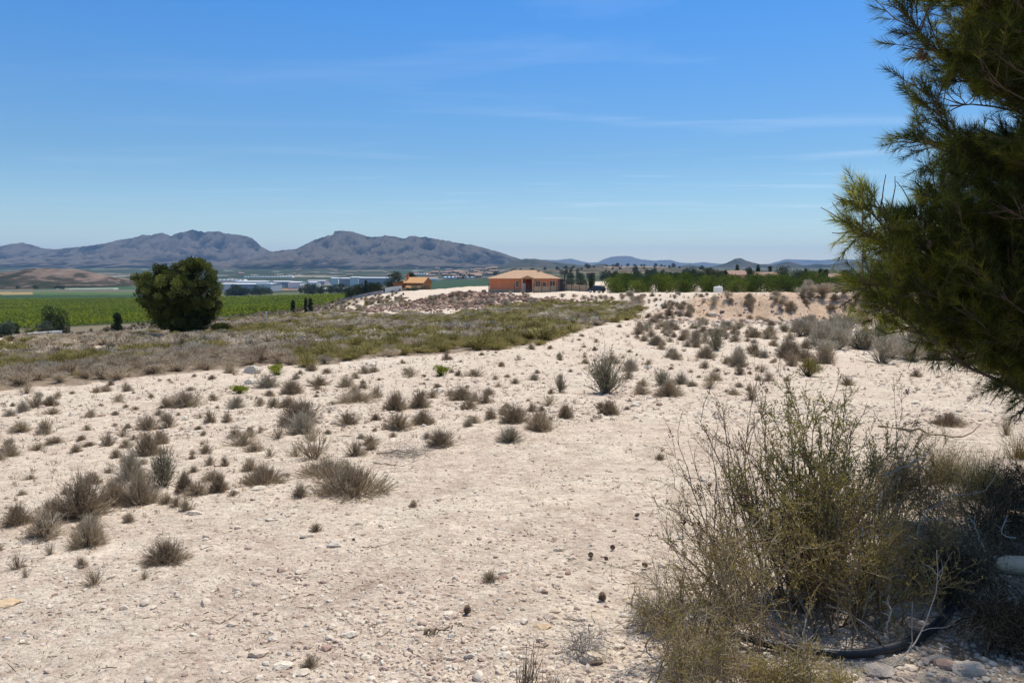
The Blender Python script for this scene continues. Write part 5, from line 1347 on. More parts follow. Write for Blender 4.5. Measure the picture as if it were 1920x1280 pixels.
area_shrubs([(792, 556), (1000, 552), (1010, 572), (900, 580), (800, 578)], 30, (.8, 1.8), (.45, .7), ['bgrey', 'bbrown', 'bgrey'], {'bgrey': "grey shrub growing among the rubble before the orange villa", 'bbrown': "brown shrub growing among the rubble before the orange villa"}, "shrubs on the rubble mound", seed=8)
area_shrubs([(1040, 560), (1200, 566), (1200, 556), (1060, 552)], 16, (.9, 1.6), (.4, .6), ['bbrown', 'bgrey'], {'bgrey': "grey shrub at the scrub's top edge below the car", 'bbrown': "brown shrub at the scrub's top edge below the car"}, "shrubs below the car", seed=9)
area_shrubs([(560, 575), (640, 572), (780, 560), (800, 592), (700, 596), (580, 596)], 16, (.5, .9), (.5, .7), ['bbrown', 'olive'], {'bbrown': "brown shrub on the pale track left of the rubble mound", 'olive': "olive shrub on the pale track left of the rubble mound"}, "shrubs on the pale track", seed=10)
area_shrubs([(1130, 550), (1260, 548), (1330, 552), (1290, 605), (1205, 600), (1205, 570)], 60, (.25, .75), (.5, .8), ['small', 'brown', 'bbrown', 'small', 'bgrey'], {'small': "small dry tuft on the pale ground between the car and the bank", 'brown': "brown twiggy shrub on the pale ground between the car and the bank", 'bbrown': "brown mound on the pale ground between the car and the bank", 'bgrey': "grey mound on the pale ground between the car and the bank"}, "plants between the car and the bank", seed=11)
far_items = []
for _ in range(1500):
    x = rs.uniform(-150, -16); y = rs.uniform(66, 330); z = float(ground(x, y)); px, py, _d = to_pix(x, y, z)
    lim = np.interp(y, [80, 135], [-28, -16])
    if x > lim or px > 760 or px < -150: continue
    far_items.append((x, y, rs.uniform(1.0, 2.4), rs.uniform(.3, .55) * (1 + max(0, y - 100) * .008), rs.choice(['bgrey', 'bbrown', 'bbrown', 'olive'])))
mass("scrub", "thin # scrub on the falling ground beyond the round pine", far_items, 760)

# ================================================================ stones
def scatter_stones(name, label, n, area, size, seed, sub=0, tshift=0.0, flat=.6, dens=None, mat=None):
    rng = np.random.default_rng(seed); g = Geo()
    x, y = area(rng, n)
    if dens is not None: k = dens(x, y, rng); x, y = x[k], y[k]
    n = len(x); s_ = size(rng, n, y); z = gz(x, y)
    shapes = [rock_shape(rng, sub, flat) for _ in range(14)]; which = rng.integers(0, 14, n)
    for j, (v, f) in enumerate(shapes):
        i = np.where(which == j)[0]
        if not len(i): continue
        a = rng.uniform(0, 6.28, len(i)); c_, s2 = np.cos(a), np.sin(a)
        V = v[None] * s_[i][:, None, None]
        V = np.stack([V[..., 0] * c_[:, None] - V[..., 1] * s2[:, None], V[..., 0] * s2[:, None] + V[..., 1] * c_[:, None], V[..., 2]], -1)
        V = V + np.stack([x[i], y[i], z[i] + s_[i] * .12], -1)[:, None]
        Fc = (f[None] + (np.arange(len(i)) * len(v))[:, None, None]).reshape(-1, 3)
        g.add(V.reshape(-1, 3), Fc, np.repeat(np.clip(rng.beta(2.2, 2.2, len(i)) + tshift, 0, 1), len(v)))
    o = g.obj(name, mat or M_ROCK); tag(o, label, name.replace("_", " "), kind="stuff"); return o
def near_area(rng, n):
    u = rng.random(n); y = 1 / (1 / 2.4 + u * (1 / 22.0 - 1 / 2.4)); x = rng.uniform(-.75, .75, n) * y + rng.normal(size=n) * .05; return x, y
def near_dens(x, y, rng):
    px, py, _ = to_pix(x, y, ground(x, y)); a = .30 + .9 * fbm(x * .8, y * .8, 3, 300) + .30 * smooth(1060, 1200, py) * smooth(420, 700, px) + .25 * smooth(900, 760, py) * smooth(1200, 1000, px) - .1 * smooth(500, 300, px) * smooth(950, 1050, py)
    return rng.random(len(x)) < np.clip(a, .06, 1)
scatter_stones("gravel", "fine pale gravel scattered over the near ground", 60000, near_area, lambda r, n, y: np.clip(r.lognormal(-5.0, .50, n), .0025, .030) * (1 + y * .05), 801, 0, dens=near_dens)
scatter_stones("gravel", "coarser pale stones strewn thinly over the near ground", 1900, near_area, lambda r, n, y: np.clip(r.lognormal(-4.0, .38, n), .012, .045) * (1 + y * .04), 802, 1, dens=near_dens)
def mid_area(rng, n):
    u = rng.random(n); y = 1 / (1 / 11.0 + u * (1 / 140.0 - 1 / 11.0)); x = rng.uniform(-.7, .72, n) * y; return x, y
def mid_dens(x, y, rng):
    px, py, _ = to_pix(x, y, ground(x, y)); return ~poly_in(px, py, SCRUB) & (rng.random(len(x)) < np.clip(.35 + 1.0 * fbm(x * .35, y * .35, 3, 310), .05, 1)) & ~((px < 560) & (py < 640))
scatter_stones("rubble_stones", "rough pale clods and stones over the middle slope", 26000, mid_area, lambda r, n, y: np.clip(r.lognormal(-3.75, .45, n), .012, .16) * (.75 + y * .022), 803, 0, dens=mid_dens)
scatter_stones("rubble", "reddish brown rubble heaped before the orange villa", 2400, lambda r, n: (r.normal(size=n) * 8 - 6, 110 + r.normal(size=n) * 9), lambda r, n, y: np.clip(r.lognormal(-1.7, .5, n), .05, .55), 804, 1, tshift=-.1, mat=plant_mat('red_rubble', [(0.0, (0.14, 0.085, 0.06)), (0.4, (0.27, 0.175, 0.13)), (0.8, (0.42, 0.33, 0.26))], 0, .95))
scatter_stones("rubble", "tan clods fallen along the foot of the cut bank", 1500, lambda r, n: (r.uniform(9, 45, n), 60 + r.normal(size=n) * 3.5), lambda r, n, y: np.clip(r.lognormal(-2.2, .5, n), .04, .45), 805, 1, tshift=-.1)

def stone(px, row, wpx, label, flat=.6, tint=.6, seed=0, sub=3):
    p = hit(px, row); s_ = wpx * p.y / F / 2; rng = np.random.default_rng(int(px * 7 + row) + seed); g = Geo(); v, f = rock_shape(rng, sub, flat, 9); g.add(v * s_, f, tint)
    o = g.obj("stone", M_ROCK); o.location = (p.x, p.y, p.z + s_ * flat * .35); tag(o, label, "stone"); return o
stone(1111, 1240, 44, "rounded tan stone leaning on the grey twig heap at the bottom", .8, .95)
stone(473, 700, 32, "upper white boulder at the scrub's edge, left of centre", .7, .78)
stone(475, 720, 34, "lower white boulder at the scrub's edge, left of centre", .5, .78)
stone(628, 1024, 36, "flat whitish-green stone at the left of the track", .3, .85)
stone(577, 1006, 30, "pale flat stone with a tiny tuft at the track's left", .3, .6)
stone(365, 963, 34, "flat cream stone right of the small upright tufts", .25, .65)
stone(485, 917, 28, "cream stone at the foot of the low rounded shrub", .35, .62)
stone(537, 891, 18, "small round cream stone beside the flat shrub pair", .7, .62)
stone(533, 1250, 44, "pale grey-cream flat stone, largest at the bottom edge", .35, .72)
stone(566, 1262, 36, "cream angular stone beside the largest bottom-edge stone", .35, .58)
stone(495, 1226, 26, "small white flat stone above the largest bottom-edge stone", .4, .75)
stone(512, 1200, 22, "grey-blue stone in the stony patch at the bottom", .5, .88)
stone(655, 1192, 34, "white blocky stone left of the fallen stick", .45, .75)
stone(1020, 1176, 42, "orange-tinted flat stone in the stony ground at the bottom", .35, 1.0)
stone(842, 1150, 26, "cream flat stone just below the pine cone", .3, .68)
stone(1050, 1032, 26, "white stone alone on the track's right part", .35, .76)
stone(1018, 1100, 18, "pinkish stone with a dark one beneath", .5, .22)
stone(1022, 1112, 14, "small dark reddish stone under the pinkish one", .6, .02)
stone(12, 1132, 50, "tan flat stone cut by the left border", .2, 1.0)
stone(770, 1162, 18, "small white stone near the first pine cone", .6, .74)
stone(1160, 1213, 24, "white stone right of the grey twig heap", .5, .78)
stone(880, 1232, 22, "grey angular stone in the bottom stony patch", .6, .88)
stone(1276, 1010, 16, "small bright white stone at the foreground bush's left edge", .8, .8)
stone(1040, 1147, 22, "yellowish stone above the orange-tinted one", .4, .97)
stone(1410, 1105, 24, "pale stone half hidden in the foreground bush", .6, .7)
for i, (px, row, w) in enumerate([(1705, 1170, 40), (1770, 1130, 34), (1850, 1180, 46), (1900, 1150, 30), (1650, 1262, 60), (1760, 1240, 50), (1820, 1262, 70)]):
    stone(px, row, w, ["brown stone just right of the hose's curve", "pale stone in the pine's shade right of the hose", "grey stone in the pine's shade under the white log", "pale stone at the right border below the white log", "sunlit tan rock at the bottom right of the hose", "tan rock in the shade at the bottom right", "large grey rock in the bottom right corner shade"][i], .5, [.3, .7, .6, .7, .5, .5, .5][i])

def debris():
    rng = np.random.default_rng(61); n = 5200; x, y = near_area(rng, n); k = near_dens(x, y, rng) | (rng.random(n) < .3); x, y = x[k], y[k]; n = len(x)
    z = gz(x, y) + .003; a = rng.uniform(0, 6.28, n); g = Geo()
    D = np.column_stack([np.cos(a), np.sin(a), rng.normal(size=n) * .15]); L = rng.lognormal(-4.1, .6, n) * (1 + y * .06)
    P = np.column_stack([x, y, z]); S = np.stack([P, P + D * L[:, None] * .5 + np.array([0, 0, .003]), P + D * L[:, None]], 1)
    tubes(g, S, np.array([[.0012, .0016, .0008]]) * (1 + y * .25)[:, None], 3, np.clip(rng.normal(.15, .2, n), 0, 1))
    o = g.obj("plant_litter", M_BROWN); tag(o, "dark broken twigs and crumbs littering the pale ground", "litter", kind="stuff")
debris()
# pine cones on the ground
M_CONE = solid_mat("cone_scales", (0.20, 0.135, 0.09), .85, .4, 60)
def cone_geo(rng, L=.08, R=.024, scales=70, open_=.5):
    g = Geo(); v, f = ICO[1]; g.add(v * np.array([R * .72, R * .72, L * .46]) + np.array([0, 0, L * .5]), f)
    for k in range(scales):
        t_ = (k + .5) / scales; a = k * 2.39996; r = R * (.35 + 1.0 * math.sin(math.pi * (t_ * .8 + .14))) ; z = t_ * L
        d = np.array([math.cos(a), math.sin(a), 0]); s = np.array([-math.sin(a), math.cos(a), 0]); w = R * .30
        o_ = np.array([0, 0, 1.0]) * w * (.8 + open_)
        c = d * r * .5 + np.array([0, 0, z]); e = d * (r * (.9 + .25 * open_)) + np.array([0, 0, z]) + o_ * .5
        th = np.array([0, 0, w * .35])
        g.add([c - s * w * .6, c + s * w * .6, e + s * w * .8, e - s * w * .8, c - s * w * .6 + th, c + s * w * .6 + th, e + s * w * .6 + th, e - s * w * .6 + th], [(0, 3, 2, 1), (4, 5, 6, 7), (3, 7, 6, 2), (0, 4, 7, 3), (1, 2, 6, 5)])
    return g
rc = np.random.default_rng(9)
CONE_ME = [cone_geo(rc, .085, .027, 60, .8).mesh("fallen_cone", M_CONE) for _ in range(2)]
for i, (px, row, s_, lb) in enumerate([(876, 1150, 1.0, "open dark pine cone standing on the track, left of the other"), (1128, 1126, 1.1, "upright dark pine cone near the foreground bush"), (1147, 1030, .8, "small dark pine cone, upper of the pair beside the bush"), (1106, 1046, .8, "small dark pine cone, left of the upper pair beside the bush"), (1137, 1052, .6, "greyish pine cone under the pair beside the bush"), (1215, 1067, .8, "reddish pine cone touching the foreground bush's stalks"), (1190, 972, .8, "dark pine cone at the bush's upper left"), (665, 1016, .5, "tiny brown cone fragment left on the track")]):
    o = bpy.data.objects.new("pine_cone", CONE_ME[i % 2]); COL.objects.link(o); p = hit(px, row); o.location = (p.x, p.y, p.z + (0 if i < 2 else .02)); o.scale = (s_ * .52,) * 3
    o.rotation_euler = (rc.normal() * .25 + (0 if i < 2 else 1.3), rc.normal() * .2, rc.uniform(0, 6)); tag(o, lb, "pine cone", "pine cones on the ground")
for kd_ in PROTO:
    for e_ in PROTO[kd_]:
        if not e_[1]:
            for ch_ in list(e_[0].children): bpy.data.objects.remove(ch_)
            bpy.data.objects.remove(e_[0])
# ================================================================ foreground bushes at the lower right
M_STEM = plant_mat("brown_stems", [(0.0, (0.09, 0.06, 0.04)), (0.5, (0.30, 0.22, 0.14)), (1.0, (0.54, 0.46, 0.35))], .15)
M_DEAD = plant_mat("bleached_dead_wood", [(0.0, (0.16, 0.13, 0.10)), (0.5, (0.40, 0.35, 0.29)), (1.0, (0.62, 0.57, 0.49))], .05)
M_SPRIG = plant_mat("green_sprig_leaves", [(0.0, (0.07, 0.085, 0.012)), (0.5, (0.25, 0.235, 0.05)), (0.85, (0.44, 0.39, 0.10)), (1.0, (0.50, 0.32, 0.07))], .42)
M_UNDER = plant_mat("dark_undergrowth_leaves", [(0.0, (0.02, 0.02, 0.01)), (0.6, (0.07, 0.06, 0.025)), (1.0, (0.15, 0.13, 0.06))], .2)
M_DRYLEAF = plant_mat("olive_brown_leaves", [(0.0, (0.10, 0.075, 0.025)), (0.5, (0.36, 0.285, 0.08)), (1.0, (0.58, 0.49, 0.17))], .45)

def tips_plant(name, label, base, tips, seed, n_stem=20, sub1=8, sub2=6, r0=.005, mat=M_STEM, leafmat=None, n_leaf=0, leaf=.012, lw=2.4, seeds=0, spread=.18, L1=.32, L2=.12, up=.05, t=.45, cat="bush", leaf_from=.25, base_r=.12):
    """stems run from the base to given tips (world points relative to base) with jitter, then branch twice"""
    rng = np.random.default_rng(seed); r = empty(name, tuple(base), 0, 1, label, cat)
    tips = np.array(tips, float); n = n_stem; pickd = rng.integers(0, len(tips), n)
    T = tips[pickd] * rng.uniform(.6, 1.03, (n, 1)) + rng.normal(size=(n, 3)) * spread * np.linalg.norm(tips[pickd], axis=1)[:, None] * .5
    T[:, 2] = np.clip(T[:, 2], .06, None); T[:len(tips)] = tips[:n]
    P0 = np.column_stack([rng.normal(size=n) * base_r, rng.normal(size=n) * base_r, np.full(n, -.04)]); K = 9; q = np.linspace(0, 1, K)[None, :, None]
    mid = (P0 + T) / 2 + rng.normal(size=(n, 3)) * .07 * np.linalg.norm(T, axis=1)[:, None] + np.array([0, 0, .06])
    S = (1 - q) ** 2 * P0[:, None] + 2 * q * (1 - q) * mid[:, None] + q ** 2 * T[:, None]
    S[:, 1:] += np.cumsum(rng.normal(size=(n, K - 1, 3)) * .006, 1)
    Ls = np.linalg.norm(T - P0, axis=1)
    g = Geo(); tubes(g, S, r0 * np.linspace(1, .22, K)[None] * rng.uniform(.6, 1.25, (n, 1)), 4, np.clip(t + rng.normal(size=n) * .15, 0, 1))
    m = n * sub1; C, D, i = pick(rng, S, m, .25, 1.0)
    A = grow(rng, C, D + rng.normal(size=(m, 3)) * .55 + np.array([0, 0, up]), Ls[i] * L1 * rng.uniform(.4, 1.2, m), 6, .16, up * .5)
    tubes(g, A, r0 * .42 * np.linspace(1, .3, 6)[None] * rng.uniform(.6, 1.3, (m, 1)), 3, np.clip(t + .05 + rng.normal(size=m) * .18, 0, 1))
    m2 = m * sub2; C, D, i = pick(rng, A, m2, .15, 1.0)
    B = grow(rng, C, D + rng.normal(size=(m2, 3)) * .6 + np.array([0, 0, up]), L2 * rng.uniform(.35, 1.25, m2), 4, .2, up * .5)
    tubes(g, B, r0 * .2 * np.linspace(1, .4, 4)[None] * rng.uniform(.7, 1.4, (m2, 1)), 3, np.clip(t + .1 + rng.normal(size=m2) * .2, 0, 1))
    g.obj("stems", mat, r)
    if n_leaf:
        gl = Geo()
        for src, k in ((B, n_leaf), (A, n_leaf // 3), (S, n_leaf // 8)):
            C, D, i = pick(rng, src, k, leaf_from if src is S else 0, 1.0)
            gg = fbm(C[:, 0] * 5, C[:, 2] * 5 + C[:, 1] * 3, 2, seed)
            leaves(gl, C, D + rng.normal(size=(k, 3)) * .5 + np.array([0, 0, .25]), leaf * rng.uniform(.6, 1.5, k), leaf / lw * rng.uniform(.7, 1.2, k), rng, np.clip(.45 + gg * .8 + rng.normal(size=k) * .15, 0, 1))
        gl.obj("leaves", leafmat, r)
    if seeds:
        gs = Geo(); C, D, i = pick(rng, A, seeds, .4, 1.0)
        C = np.repeat(C, 9, 0) + rng.normal(size=(seeds * 9, 3)) * .008; leaves(gs, C, rdir(rng, len(C)), .011, .009, rng, rng.uniform(.1, .9, len(C))); gs.obj("seed_heads", M_RED, r)["kind"] = "stuff"
    return r
def W3(px, row, Y):
    rx, ry, rz = pix_ray(px, row); return np.array([rx / ry * Y, Y, CAMZ + rz / ry * Y])
def plant_px(name, label, bx, by_row, tips, dep=0.0, **k):
    """base given by photograph pixel on the ground; tips as (px,row,extra depth)"""
    b = hit(bx, by_row); T = [W3(px, row, b.y + dd) - np.array(b) for px, row, dd in tips]
    return tips_plant(name, label, b, T, **k)

plant_px("green_bush", "tall open bush with small green leaves, tallest of the foreground thicket", 1545, 1120,
         [(1442, 735, .1), (1468, 712, .2), (1480, 760, 0), (1500, 800, .3), (1545, 760, .1), (1575, 745, 0), (1600, 780, .2), (1520, 850, -.2), (1400, 850, .1), (1380, 900, -.1), (1450, 870, .3), (1630, 850, .2), (1680, 830, .3), (1560, 900, -.3), (1655, 860, .0), (1590, 830, .3), (1420, 960, -.2), (1500, 960, -.3)],
         seed=1, n_stem=62, sub1=9, sub2=6, r0=.0055, leafmat=M_SPRIG, n_leaf=23000, leaf=.0135, seeds=20, L1=.20, L2=.09, spread=.10, up=.12)
plant_px("dry_weed", "brown dried weed with dark seed heads leaning out at the thicket's left", 1440, 1130,
         [(1268, 812, .1), (1290, 830, 0), (1310, 770, .3), (1330, 850, .1), (1250, 900, -.1), (1240, 955, 0), (1260, 980, -.2), (1400, 742, .2), (1418, 735, .1), (1360, 800, .2), (1345, 760, .1), (1385, 830, 0), (1290, 950, -.3), (1230, 1010, -.2)],
         seed=2, n_stem=46, sub1=7, sub2=5, r0=.0048, leafmat=M_DRYLEAF, n_leaf=5200, leaf=.009, seeds=120, L1=.20, L2=.08, spread=.08, up=.12, t=.4)
plant_px("dry_stalk", "long thin stalk with brown seed pods arching up right of the green bush", 1600, 1050, [(1672, 715, .2), (1690, 735, .1), (1735, 740, .5), (1718, 762, .4), (1650, 780, .2)], seed=3, n_stem=7, sub1=4, sub2=2, r0=.004, leafmat=M_DRYLEAF, n_leaf=300, leaf=.008, seeds=26, L1=.10, L2=.05, spread=.03)
plant_px("wiry_bush", "dense low brown wiry bush filling the bottom left of the thicket", 1370, 1230,
         [(1240, 1050, 0), (1270, 1010, .2), (1330, 980, .2), (1400, 990, .2), (1210, 1130, -.1), (1450, 1010, .1), (1300, 1060, -.2), (1230, 1180, -.2), (1350, 1040, -.1)],
         seed=4, n_stem=60, sub1=7, sub2=5, r0=.0042, leafmat=M_DRYLEAF, n_leaf=11000, leaf=.009, L1=.28, L2=.08, spread=.22, t=.35, base_r=.16)
plant_px("wiry_bush", "dense olive-brown bush in the thicket's centre above the black hose", 1590, 1180,
         [(1480, 950, 0), (1530, 930, .2), (1580, 920, .2), (1640, 930, .3), (1700, 950, .3), (1740, 1000, .2), (1600, 960, -.1), (1450, 1010, -.1), (1680, 1010, -.1), (1740, 1080, 0)],
         seed=5, n_stem=70, sub1=7, sub2=5, r0=.0046, leafmat=M_DRYLEAF, n_leaf=22000, leaf=.011, L1=.28, L2=.09, spread=.22, t=.45, base_r=.2)
plant_px("wiry_bush", "olive wiry bush between the green bush and the dark grass clump", 1700, 985,
         [(1640, 850, 0), (1680, 835, .2), (1720, 840, .2), (1760, 825, .3), (1790, 860, .3), (1640, 900, -.1), (1700, 880, 0), (1770, 900, 0)],
         seed=6, n_stem=100, sub1=8, sub2=5, r0=.0040, leafmat=M_DRYLEAF, n_leaf=17000, leaf=.011, L1=.26, L2=.08, spread=.2, t=.65, base_r=.3)
plant_px("feathery_bush", "pale olive feathery bush at the bottom edge in front of the hose", 1480, 1330,
         [(1430, 1240, 0), (1470, 1225, .1), (1510, 1220, 0), (1550, 1250, .1), (1400, 1265, 0), (1580, 1270, 0)],
         seed=7, n_stem=60, sub1=7, sub2=5, r0=.0030, leafmat=M_DRYLEAF, n_leaf=14000, leaf=.008, L1=.3, L2=.06, spread=.2, t=.6, base_r=.14)
plant_px("feathery_bush", "dusty brown feathery bush in the bottom of the thicket, left of centre", 1330, 1340,
         [(1260, 1200, 0), (1300, 1180, .1), (1350, 1170, 0), (1390, 1200, .1), (1240, 1250, 0), (1290, 1230, -.1)],
         seed=8, n_stem=50, sub1=7, sub2=5, r0=.0032, leafmat=M_DRYLEAF, n_leaf=6000, leaf=.008, L1=.3, L2=.07, spread=.2, t=.5, base_r=.14)
plant_px("wiry_bush", "dark wiry bush at the thicket's right under the white dead branches", 1740, 1090,
         [(1690, 1000, 0), (1740, 960, .1), (1790, 960, .2), (1830, 980, .2), (1700, 1050, -.1), (1780, 1020, 0)],
         seed=9, n_stem=60, sub1=7, sub2=5, r0=.0032, leafmat=M_DRYLEAF, n_leaf=6000, leaf=.009, L1=.28, L2=.08, spread=.2, t=.4, base_r=.18)
plant_px("wiry_bush", "short grassy weed left of the hose's end at the thicket's foot", 1250, 1180, [(1225, 1080, 0), (1250, 1060, 0), (1280, 1090, 0), (1210, 1130, 0), (1290, 1130, 0)], seed=19, n_stem=40, sub1=6, sub2=5, r0=.0028, leafmat=M_SPRIG, n_leaf=1500, leaf=.008, L1=.3, L2=.07, spread=.25, t=.5)

def grass_clump(name, label, px, row, wpx, hpx, n, seed, mat, bw=.0035, spread=.45, droop=.3, tt=.5):
    b = hit(px, row); k = b.y / F; rng = np.random.default_rng(seed); r = empty(name, tuple(b), 0, 1, label, "grass clump")
    D = dome_dirs(rng, n, spread); L = hpx * k * rng.uniform(.5, 1.1, n) * 1.05
    P0 = np.column_stack([rng.normal(size=n) * wpx * k * .16, rng.normal(size=n) * wpx * k * .16, np.full(n, -.02)])
    S = grow(rng, P0, D, L, 7, .07, 0, droop); g = Geo(); tubes(g, S, bw / 2 * np.linspace(1, .2, 7)[None] * np.ones((n, 1)), 3, np.clip(tt + rng.normal(size=n) * .2, 0, 1)); g.obj("blades", mat, r)
    return r
grass_clump("grass_clump", "dark spiky green grass clump at the edge of the pine's shade", 1848, 935, 120, 95, 900, 30, M_GGREY, .004)
grass_clump("grass_clump", "fine brown-green grass clump left of the spiky dark one", 1775, 905, 90, 80, 600, 31, M_DRYLEAF, .003)
grass_clump("grass_clump", "upright sparse dry grass sprigs at the bottom edge", 985, 1290, 60, 110, 46, 32, M_STEM, .0035, .25, .1, .45)
grass_clump("grass_clump", "short dry grass at the bottom edge right of the upright sprigs", 1040, 1300, 60, 60, 60, 33, M_STEM, .003, .4, .2, .6)
grass_clump("grass_clump", "thin dry grass at the right border beyond the shade", 1915, 860, 70, 70, 260, 34, M_DRYLEAF, .003)
grass_clump("grass_clump", "pale bent grass under the dark wiry bush", 1790, 960, 100, 60, 300, 35, M_DEAD, .003, .8, .6)

for i_, (px, row, tl, lb) in enumerate([
    (1865, 1030, [(1820, 960, 0), (1850, 930, .1), (1890, 925, .1), (1910, 960, 0), (1870, 970, -.1)], "dark twiggy undergrowth in the shade behind the white log"),
    (1925, 985, [(1880, 900, 0), (1920, 880, .1), (1960, 900, 0)], "dark undergrowth at the right border around the blue plank"),
    (1800, 1130, [(1770, 1040, 0), (1800, 1020, .1), (1840, 1040, 0), (1780, 1080, -.1)], "low dark weed between the hose's loop and the white log"),
    (1900, 1220, [(1860, 1150, 0), (1900, 1140, .1), (1940, 1160, 0)], "low dark weed below the white log in the corner shade")]):
    plant_px("undergrowth", lb, px, row, tl, seed=70 + i_, n_stem=50, sub1=7, sub2=5, r0=.0032, leafmat=M_UNDER, n_leaf=7000, leaf=.012, L1=.3, L2=.08, spread=.25, t=.3, base_r=.2)

def twig_heap(label, px, row, wpx, hpx, n, seed, mat=M_DEAD):
    b = hit(px, row); k = b.y / F; rng = np.random.default_rng(seed); r = empty("twig_heap", tuple(b), 0, 1, label, "twig heap")
    P0 = rng.normal(size=(n, 3)) * np.array([wpx, wpx, hpx]) * k * .22 + np.array([0, 0, hpx * k * .35]); P0[:, 2] = np.clip(P0[:, 2], 0, None)
    S = grow(rng, P0, rdir(rng, n) * np.array([1, 1, .6]), wpx * k * rng.uniform(.15, .55, n), 6, .35, 0, .1); S[..., 2] = np.clip(S[..., 2], .0, None)
    g = Geo(); tubes(g, S, .0016 * np.linspace(1, .4, 6)[None] * rng.uniform(.5, 1.5, (n, 1)), 3, np.clip(.4 + rng.normal(size=n) * .2, 0, 1)); g.obj("twigs", mat, r); return r
twig_heap("grey twig heap behind the rounded tan stone at the bottom", 1100, 1225, 90, 70, 260, 40)
twig_heap("grey twig heap touching the foreground thicket's left foot", 1212, 1168, 70, 55, 240, 41)
twig_heap("flattened grey dead twigs lying left of the lone dark shrub", 765, 856, 110, 16, 240, 42)

def branch(label, pts, r0, seed, mat=M_DEAD, name="dead_branch", subs=6, cat="branch"):
    P = np.array([W3(px, row, Y) for px, row, Y in pts]); z0 = gz(P[:, 0], P[:, 1]); P[:, 2] = np.maximum(P[:, 2], z0 + r0 * .8); b = P[0].copy(); P = P - b
    rng = np.random.default_rng(seed); K = 14; q = np.linspace(0, len(P) - 1, K); S = np.column_stack([np.interp(q, range(len(P)), P[:, i]) for i in range(3)]); S[1:-1] = (S[:-2] + S[1:-1] * 2 + S[2:]) / 4
    S += rng.normal(size=S.shape) * r0 * .6
    r = empty(name, tuple(b), 0, 1, label, cat); g = Geo(); tubes(g, [S], [r0 * np.linspace(1, .35, K)], 6, .6)
    if subs:
        C, D, i = pick(rng, S[None], subs, .2, 1); A = grow(rng, C, D + rng.normal(size=(subs, 3)) * .6, np.linalg.norm(S[-1]) * rng.uniform(.15, .4, subs), 6, .2); tubes(g, A, r0 * .45 * np.linspace(1, .3, 6)[None] * np.ones((subs, 1)), 4, .65)
    g.obj("wood", mat, r); return r
branch("bleached dead branch sticking up right of the green bush, upper one", [(1655, 892, 4.6), (1700, 872, 4.7), (1740, 850, 4.8)], .006, 50)
branch("bleached dead branch curving down in the thicket's right part", [(1715, 1010, 4.2), (1735, 960, 4.3), (1780, 930, 4.5), (1850, 920, 4.6)], .005, 51)
branch("pale dead branch crossing the thicket's centre", [(1620, 1065, 3.8), (1660, 1035, 3.9), (1710, 1015, 4.0)], .006, 52)
branch("white dead twig standing over the hose at the bottom", [(1505, 1290, 3.0), (1506, 1220, 3.0), (1512, 1160, 3.05)], .005, 53)
branch("white bent dead twig beside the hose's right bend", [(1655, 1290, 3.15), (1690, 1235, 3.2), (1735, 1180, 3.3), (1760, 1090, 3.4), (1757, 1030, 3.5)], .004, 54)
branch("forked white dead twig in the shade right of the thicket", [(1850, 1050, 4.2), (1835, 1000, 4.25), (1818, 970, 4.3)], .0045, 55)
branch("second forked dead twig in the shade near the right border", [(1905, 1010, 4.3), (1875, 1000, 4.3), (1890, 965, 4.35)], .0045, 56)
branch("short white dead twig low in the thicket's right half", [(1660, 1180, 3.4), (1672, 1140, 3.4), (1655, 1125, 3.45)], .005, 57)
branch("long grey dead twig lying across the thicket's lower right", [(1550, 1130, 3.5), (1610, 1160, 3.45), (1650, 1190, 3.4), (1700, 1215, 3.35)], .004, 58)
def ground_branch(label, pts, r0, seed, mat, subs=5, name="dead_branch"):
    H = [hit(px, row) for px, row in pts]; rng = np.random.default_rng(seed); b = np.array(H[0]); P = np.array([list(h) for h in H]) - b; P[:, 2] += r0 * .9
    K = 12; q = np.linspace(0, len(P) - 1, K); S = np.column_stack([np.interp(q, range(len(P)), P[:, i]) for i in range(3)]); S += rng.normal(size=S.shape) * r0 * .7
    r = empty(name, tuple(b), 0, 1, label, "branch"); g = Geo(); tubes(g, [S], [r0 * np.linspace(1, .4, K)], 6, .5)
    if subs:
        C, D, i = pick(rng, S[None], subs, .1, 1); A = grow(rng, C, (D + rng.normal(size=(subs, 3)) * .7) * np.array([1, 1, .15]), np.linalg.norm(S[-1]) * rng.uniform(.15, .4, subs), 6, .2); A[..., 2] = np.abs(A[..., 2]); tubes(g, A, r0 * .5 * np.linspace(1, .3, 6)[None] * np.ones((subs, 1)), 4, .5)
    g.obj("wood", mat, r)
ground_branch("dark weathered branch lying on the ground left of the lone dark shrub", [(708, 853), (740, 848), (770, 850), (800, 846)], .012, 60, M_STEM)
ground_branch("thin grey stick lying below the dark weathered branch", [(700, 868), (730, 872), (760, 874)], .007, 61, M_STEM, 2)
ground_branch("brown fallen branch on the bare ground behind the foreground thicket", [(1648, 800), (1690, 806), (1740, 815), (1800, 824)], .022, 62, M_STEM, 3)
ground_branch("pale brown stick among the stones at the bottom centre", [(795, 1190), (815, 1188), (850, 1178)], .012, 63, M_STEM, 0)
ground_branch("thin dark twig lying alone on the track at the left", [(418, 1166), (432, 1160), (444, 1154)], .004, 64, M_STEM, 0)
ground_branch("curved brown twig on the track's upper part", [(680, 1026), (705, 1026), (740, 1017)], .004, 65, M_STEM, 1)
ground_branch("short dark twig near the pine cone's upper left", [(1218, 968), (1226, 955)], .005, 66, M_STEM, 0)

